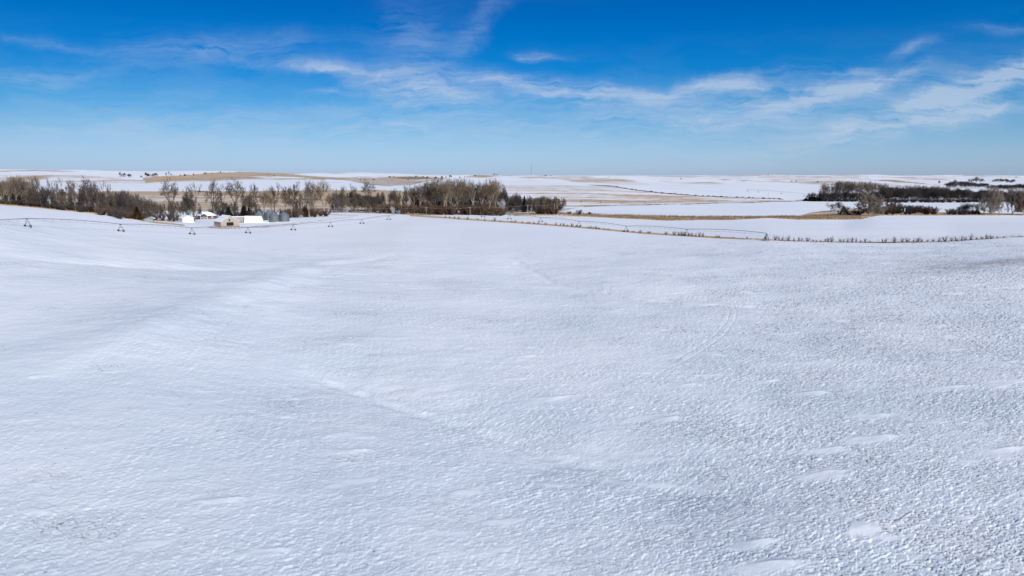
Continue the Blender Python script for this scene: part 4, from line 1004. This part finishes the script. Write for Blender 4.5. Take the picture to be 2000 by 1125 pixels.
# grain bins
def bin_mat():
    m = bpy.data.materials.new('bin_steel'); m.use_nodes = True; t = NT(m.node_tree); bs = m.node_tree.nodes['Principled BSDF']
    co = t.n('ShaderNodeTexCoord').outputs['Object']; wv = t.n('ShaderNodeTexWave', bands_direction='Z', ins={'Vector': co, 'Scale': 3.0}).outputs[1]
    n = t.noise(co, .8, 4); c = t.mix(n, (.13, .145, .15), (.215, .235, .24)); m.node_tree.links.new(c, bs.inputs['Base Color'])
    bs.inputs['Metallic'].default_value = .55; bs.inputs['Roughness'].default_value = .42
    b_ = t.n('ShaderNodeBump', ins={'Strength': .4, 'Distance': .05, 'Height': wv}); m.node_tree.links.new(b_.outputs[0], bs.inputs['Normal']); return m
BINM = bin_mat(); BINR = simple('bin_roof_steel', (.22, .265, .285), .4, .45, scale=1.2)
for x, Y, rad, he, hr, lb in [(507, 604, 4.1, 5.6, 8.8, 'grey steel grain bin partly behind the white shed, leftmost of four'), (526, 616, 4.0, 6.3, 9.6, 'grey steel grain bin at the back, tallest cone behind another bin'),
                   (536, 583, 4.3, 5.4, 8.4, 'grey steel grain bin in front with pale sunlit wall'), (555.5, 588, 4.3, 5.8, 8.2, 'grey steel grain bin at the right end of the four')]:
    g = at(x, 434, Y); b = thing('grain_bin', lb, 'grain bin', g, random.random(), 'grain bins')
    m = MB(); m.lathe([(rad, -.6), (rad, he)], 32); m.build('wall', BINM, b, True)
    m = MB(); m.lathe([(rad + .18, he - .1), (rad*.45, he + (hr-he)*.58), (.5, hr - .25), (.5, hr), (.02, hr + .1)], 32); m.build('roof', BINR, b, True)
    m = MB(); m.box(-rad*.1, -rad - .08, .2, rad*.12, -rad + .3, 2.0); o = m.build('hatch', BINR, b); o.rotation_euler = (0, 0, .5)
g = at(545, 435.2); m = MB(); m.box(-2.6, -.6, 0, -.2, .8, .5); m.box(0, -.5, .0, 2.2, .7, .75); m.poly([(-2.6, -.6, .5), (-.2, -.6, .5), (-.8, .2, 1.0), (-2.0, .2, 1.0)])
o = m.build('hay_pile', simple('pale_hay', (.55, .50, .33))); o.location = g; tag(o, 'pale yellowish hay pile in front of the two right grain bins', 'hay pile')
# small outbuildings
g = at(291, 433.4); b = thing('shed', 'tiny greenish-grey shed beside the large rusty cedar', 'shed', g, R(20)); gable(b, 5.2, 3.2, 1.8, 2.6, GREEN, GREEN)
g = at(291, 422.5, 580); b = thing('shed', 'small brick-red outbuilding behind the large rusty cedar', 'shed', g, R(-8)); gable(b, 4.8, 4, 2.6, 3.8, BRICK, SNOWM); opening(b, 'doorway', -.8, 0, .8, 2, DARKO)
g = at(770, 376, 1080)
def farbuilding(px, py0, py1, Y, wpx, lb, wm, rm, name='house'):
    u, s0 = ray(px, py0); g = at(px, 412, Y); u2, s1 = ray(px, py1); h = (s0 * Y - g.z); wd = wpx * Y / F
    b = thing(name, lb, 'house' if name == 'house' else 'shed', g, R(random.uniform(-10, 10))); gable(b, wd, wd * 1.1, h * .72, h, wm, rm)
    opening(b, 'window', -wd * .3, h * .4, -wd * .15, h * .55, DARKO, fr=TRIM); opening(b, 'window', wd * .1, h * .4, wd * .25, h * .55, DARKO, fr=TRIM); opening(b, 'door', -.6, 0, .5, 2.1, BRICK)
OLIVE = wallmat('olive_boards', (.30, .27, .14)); CREAM = wallmat('cream_boards', (.62, .58, .47), False)
farbuilding(783, 371.5, 390, 930, 11, 'tall olive-tan barn half hidden in the creek trees', OLIVE, OLIVE, 'barn_shed')
farbuilding(789, 383, 395, 860, 7, 'narrow cream house among the creek trees', CREAM, SNOWM)
farbuilding(885.5, 390, 395, 830, 6, 'white shed glimpsed between cottonwood trunks', WHITEW, SNOWM, 'shed')
farbuilding(978, 388, 393, 880, 12, 'white farm building right of the cottonwood grove', WHITEW, SNOWM, 'shed')
# vehicles: pickup-like shapes seen side-on, and a hay wagon
def vehicle(px, py, lb, paint, rz, name='parked_car', cat='car'):
    g = at(px, py); b = thing(name, lb, cat, g, rz)
    m = MB(); prof = [(-2.3, .45), (-2.3, .95), (-1.5, 1.02), (-1.0, 1.55), (.6, 1.55), (1.1, 1.02), (2.2, .92), (2.3, .45)]
    for s_ in (-1, 1): m.poly([(x, s_ * .9, z) for x, z in prof][::-s_])
    for i in range(len(prof)): j = (i+1) % len(prof); m.quad((prof[i][0], -.9, prof[i][1]), (prof[j][0], -.9, prof[j][1]), (prof[j][0], .9, prof[j][1]), (prof[i][0], .9, prof[i][1]))
    m.build('body', paint, b)
    m = MB(); 
    for s_ in (-1, 1): m.box(-.95, s_ * .9 - .02, 1.08, .55, s_ * .9 + .02, 1.45)
    m.build('window', DARKO, b)
    for x in (-1.45, 1.45):
        for s_ in (-1, 1):
            q = bpy.data.objects.new('wheel', WH); COL.objects.link(q); q.parent = b; q.location = (x, s_ * .8, .34); q.scale = (.55, .8, .55)
vehicle(607, 418.5, 'blue car parked under the trees right of the grain bins', BLUE, R(8))
vehicle(624, 418.8, 'dark grey car parked right of the blue car', simple('grey_paint', (.06, .065, .08), .4, spec=.5), R(-12))
vehicle(318, 420.5, 'reddish car parked in the yard among small trees', simple('red_paint', (.16, .05, .05), .4, spec=.5), R(15))
g = at(335, 431.5); b = thing('farm_wagon', 'rusty flatbed wagon left of the white shed', 'wagon', g, R(10))
m = MB(); m.box(-3.4, -1, .8, 3.4, 1, 1.0); m.build('bed', RUST, b)
m = MB(); m.box(-3.3, -.9, 1.0, -1.8, .9, 1.9); m.box(1.2, -.8, 1.0, 3.2, .8, 2.3); m.build('load', RUST, b)
for x in (-2.2, 2.2):
    for s_ in (-1, 1): q = bpy.data.objects.new('wheel', WH); COL.objects.link(q); q.parent = b; q.location = (x, s_ * .95, .42); q.scale = (.65, .8, .65)

# ------------------------------------------------------------------ poles, wires, mast, fence
def pole(px, top, base, lb, mat=WOODG, Y=None, arm=True, r=.17, group='power poles along the creek road'):
    g = at(px, base) if Y is None else at(px, base, Y); _, st = ray(px, top); H = st * g.y - g.z
    o = thing('utility_pole', lb, 'utility pole', g, 0, group)
    m = MB(); m.tube((0, 0, -.5), (0, 0, H), r, r * .7, 8, cap=True); m.build('post', mat, o)
    if arm: m = MB(); m.box(-1.1, -.08, H - .7, 1.1, .08, H - .5); m.build('crossarm', mat, o)
    return Vector((g.x, g.y, g.z + H - .45))
PP = [pole(651, 403, 413.5, 'grey utility pole at the road bend behind the pivot'), pole(725, 405.5, 414, 'grey utility pole left of the frosted bush', Y=757), pole(832.5, 404.5, 418.5, 'pale utility pole before the first cottonwoods', Y=752),
      pole(918, 404.5, 417.5, 'pale utility pole before the middle of the cottonwood grove', Y=752), pole(1030.5, 400, 416, 'white-grey utility pole in front of the low tree block', Y=760), pole(1082.5, 397.5, 413, 'tan utility pole beside the brown mounded bushes', Y=790)]
wr = MB()
for i in range(len(PP) - 1):
    for dz in (-1.0, 0, 1.0):
        a, b_ = PP[i] + Vector((dz, 0, 0)), PP[i+1] + Vector((dz, 0, 0)); pr = None
        for k in range(11):
            t = k / 10; q = a.lerp(b_, t) - Vector((0, 0, 1.2 * 4 * t * (1-t)))
            if pr: wr.tube(pr, q, .035, k=3)
            pr = q
tag(wr.build('power_lines', simple('wire', (.3, .3, .32))), 'thin overhead power wires strung between the road poles', 'power line')
pole(377, 411, 428, 'brown utility pole between white shed and brick house', WOODP, Y=600, group='farmstead poles')
for x, t, b_, lb in [(1288.5, 386.5, 399, 'dark pole, leftmost of three at the field road gap'), (1292.5, 387, 399, 'dark pole, middle of three at the field road gap'), (1305.5, 387.5, 399, 'dark pole, right of three at the field road gap'),
                 (1332, 395, 398.5, 'short dark post on the field road hedge'), (1427, 377.5, 386, 'thin pole beyond the diagonal ditch at centre right'), (1500, 375.5, 388, 'thin pole beyond the diagonal ditch near its end'),
                 (1289.5, 371.5, 378, 'far pole, left of a pair behind the diagonal ditch'), (1298.5, 371.5, 378, 'far pole, right of a pair behind the diagonal ditch')]:
    pole(x, t, b_, lb, WOODP, arm=False, r=.16, group='poles in the far fields')
g = at(1037.5, 343.6); _, st = ray(1037.5, 319.5); H = st * g.y - g.z
o = thing('radio_mast', 'thin tall radio mast on the skyline near centre', 'mast', g)
m = MB(); L3 = [(1.2 * math.cos(a), 1.2 * math.sin(a)) for a in (0, 2.09, 4.19)]
for i in range(3):
    m.tube((*L3[i], 0), (*L3[i], H), .22, k=4)
for k in range(28):
    z0 = H * k / 28; z1 = H * (k + 1) / 28
    for i in range(3): j = (i + 1) % 3; m.tube((*L3[i], z0), (*L3[j], z1), .1, k=3)
m.build('lattice', simple('mast_grey', (.12, .14, .2)), o)
m = MB(); m.tube((0, 0, H), (0, 0, H + 5), .12, k=4); m.build('antenna', MATS['mast_grey'], o)
# post-and-wire fence
fr = thing('wire_fence', 'low post and wire fence along the far side of the near field', 'fence', at(1500, fy(1500)))
base0 = fr.location.copy(); prev = None; wires = MB(); ic = 0
x = 1500
while x <= 2060:
    g = at(x, (fy(x) if x <= 2000 else 462.5 - (x - 2000) * .06) - .6)
    if prev is None or (g - prev).length > 4.0:
        m = MB(); hh = random.uniform(1.2, 1.5); m.tube((0, 0, -.2), (random.uniform(-.05, .05), 0, hh), .07, .06, 5, cap=True)
        q = m.build('post', WOODP, fr); q.location = g - base0
        if prev is not None:
            for hz in (.4, .75, 1.1): wires.tube(prev - base0 + Vector((0, 0, hz)), g - base0 + Vector((0, 0, hz)), .012, k=3)
        prev = g; ic += 1
    x += 3
wires.build('wire', STEEL, fr)
print('plants', len(PLANTS), 'posts', ic)
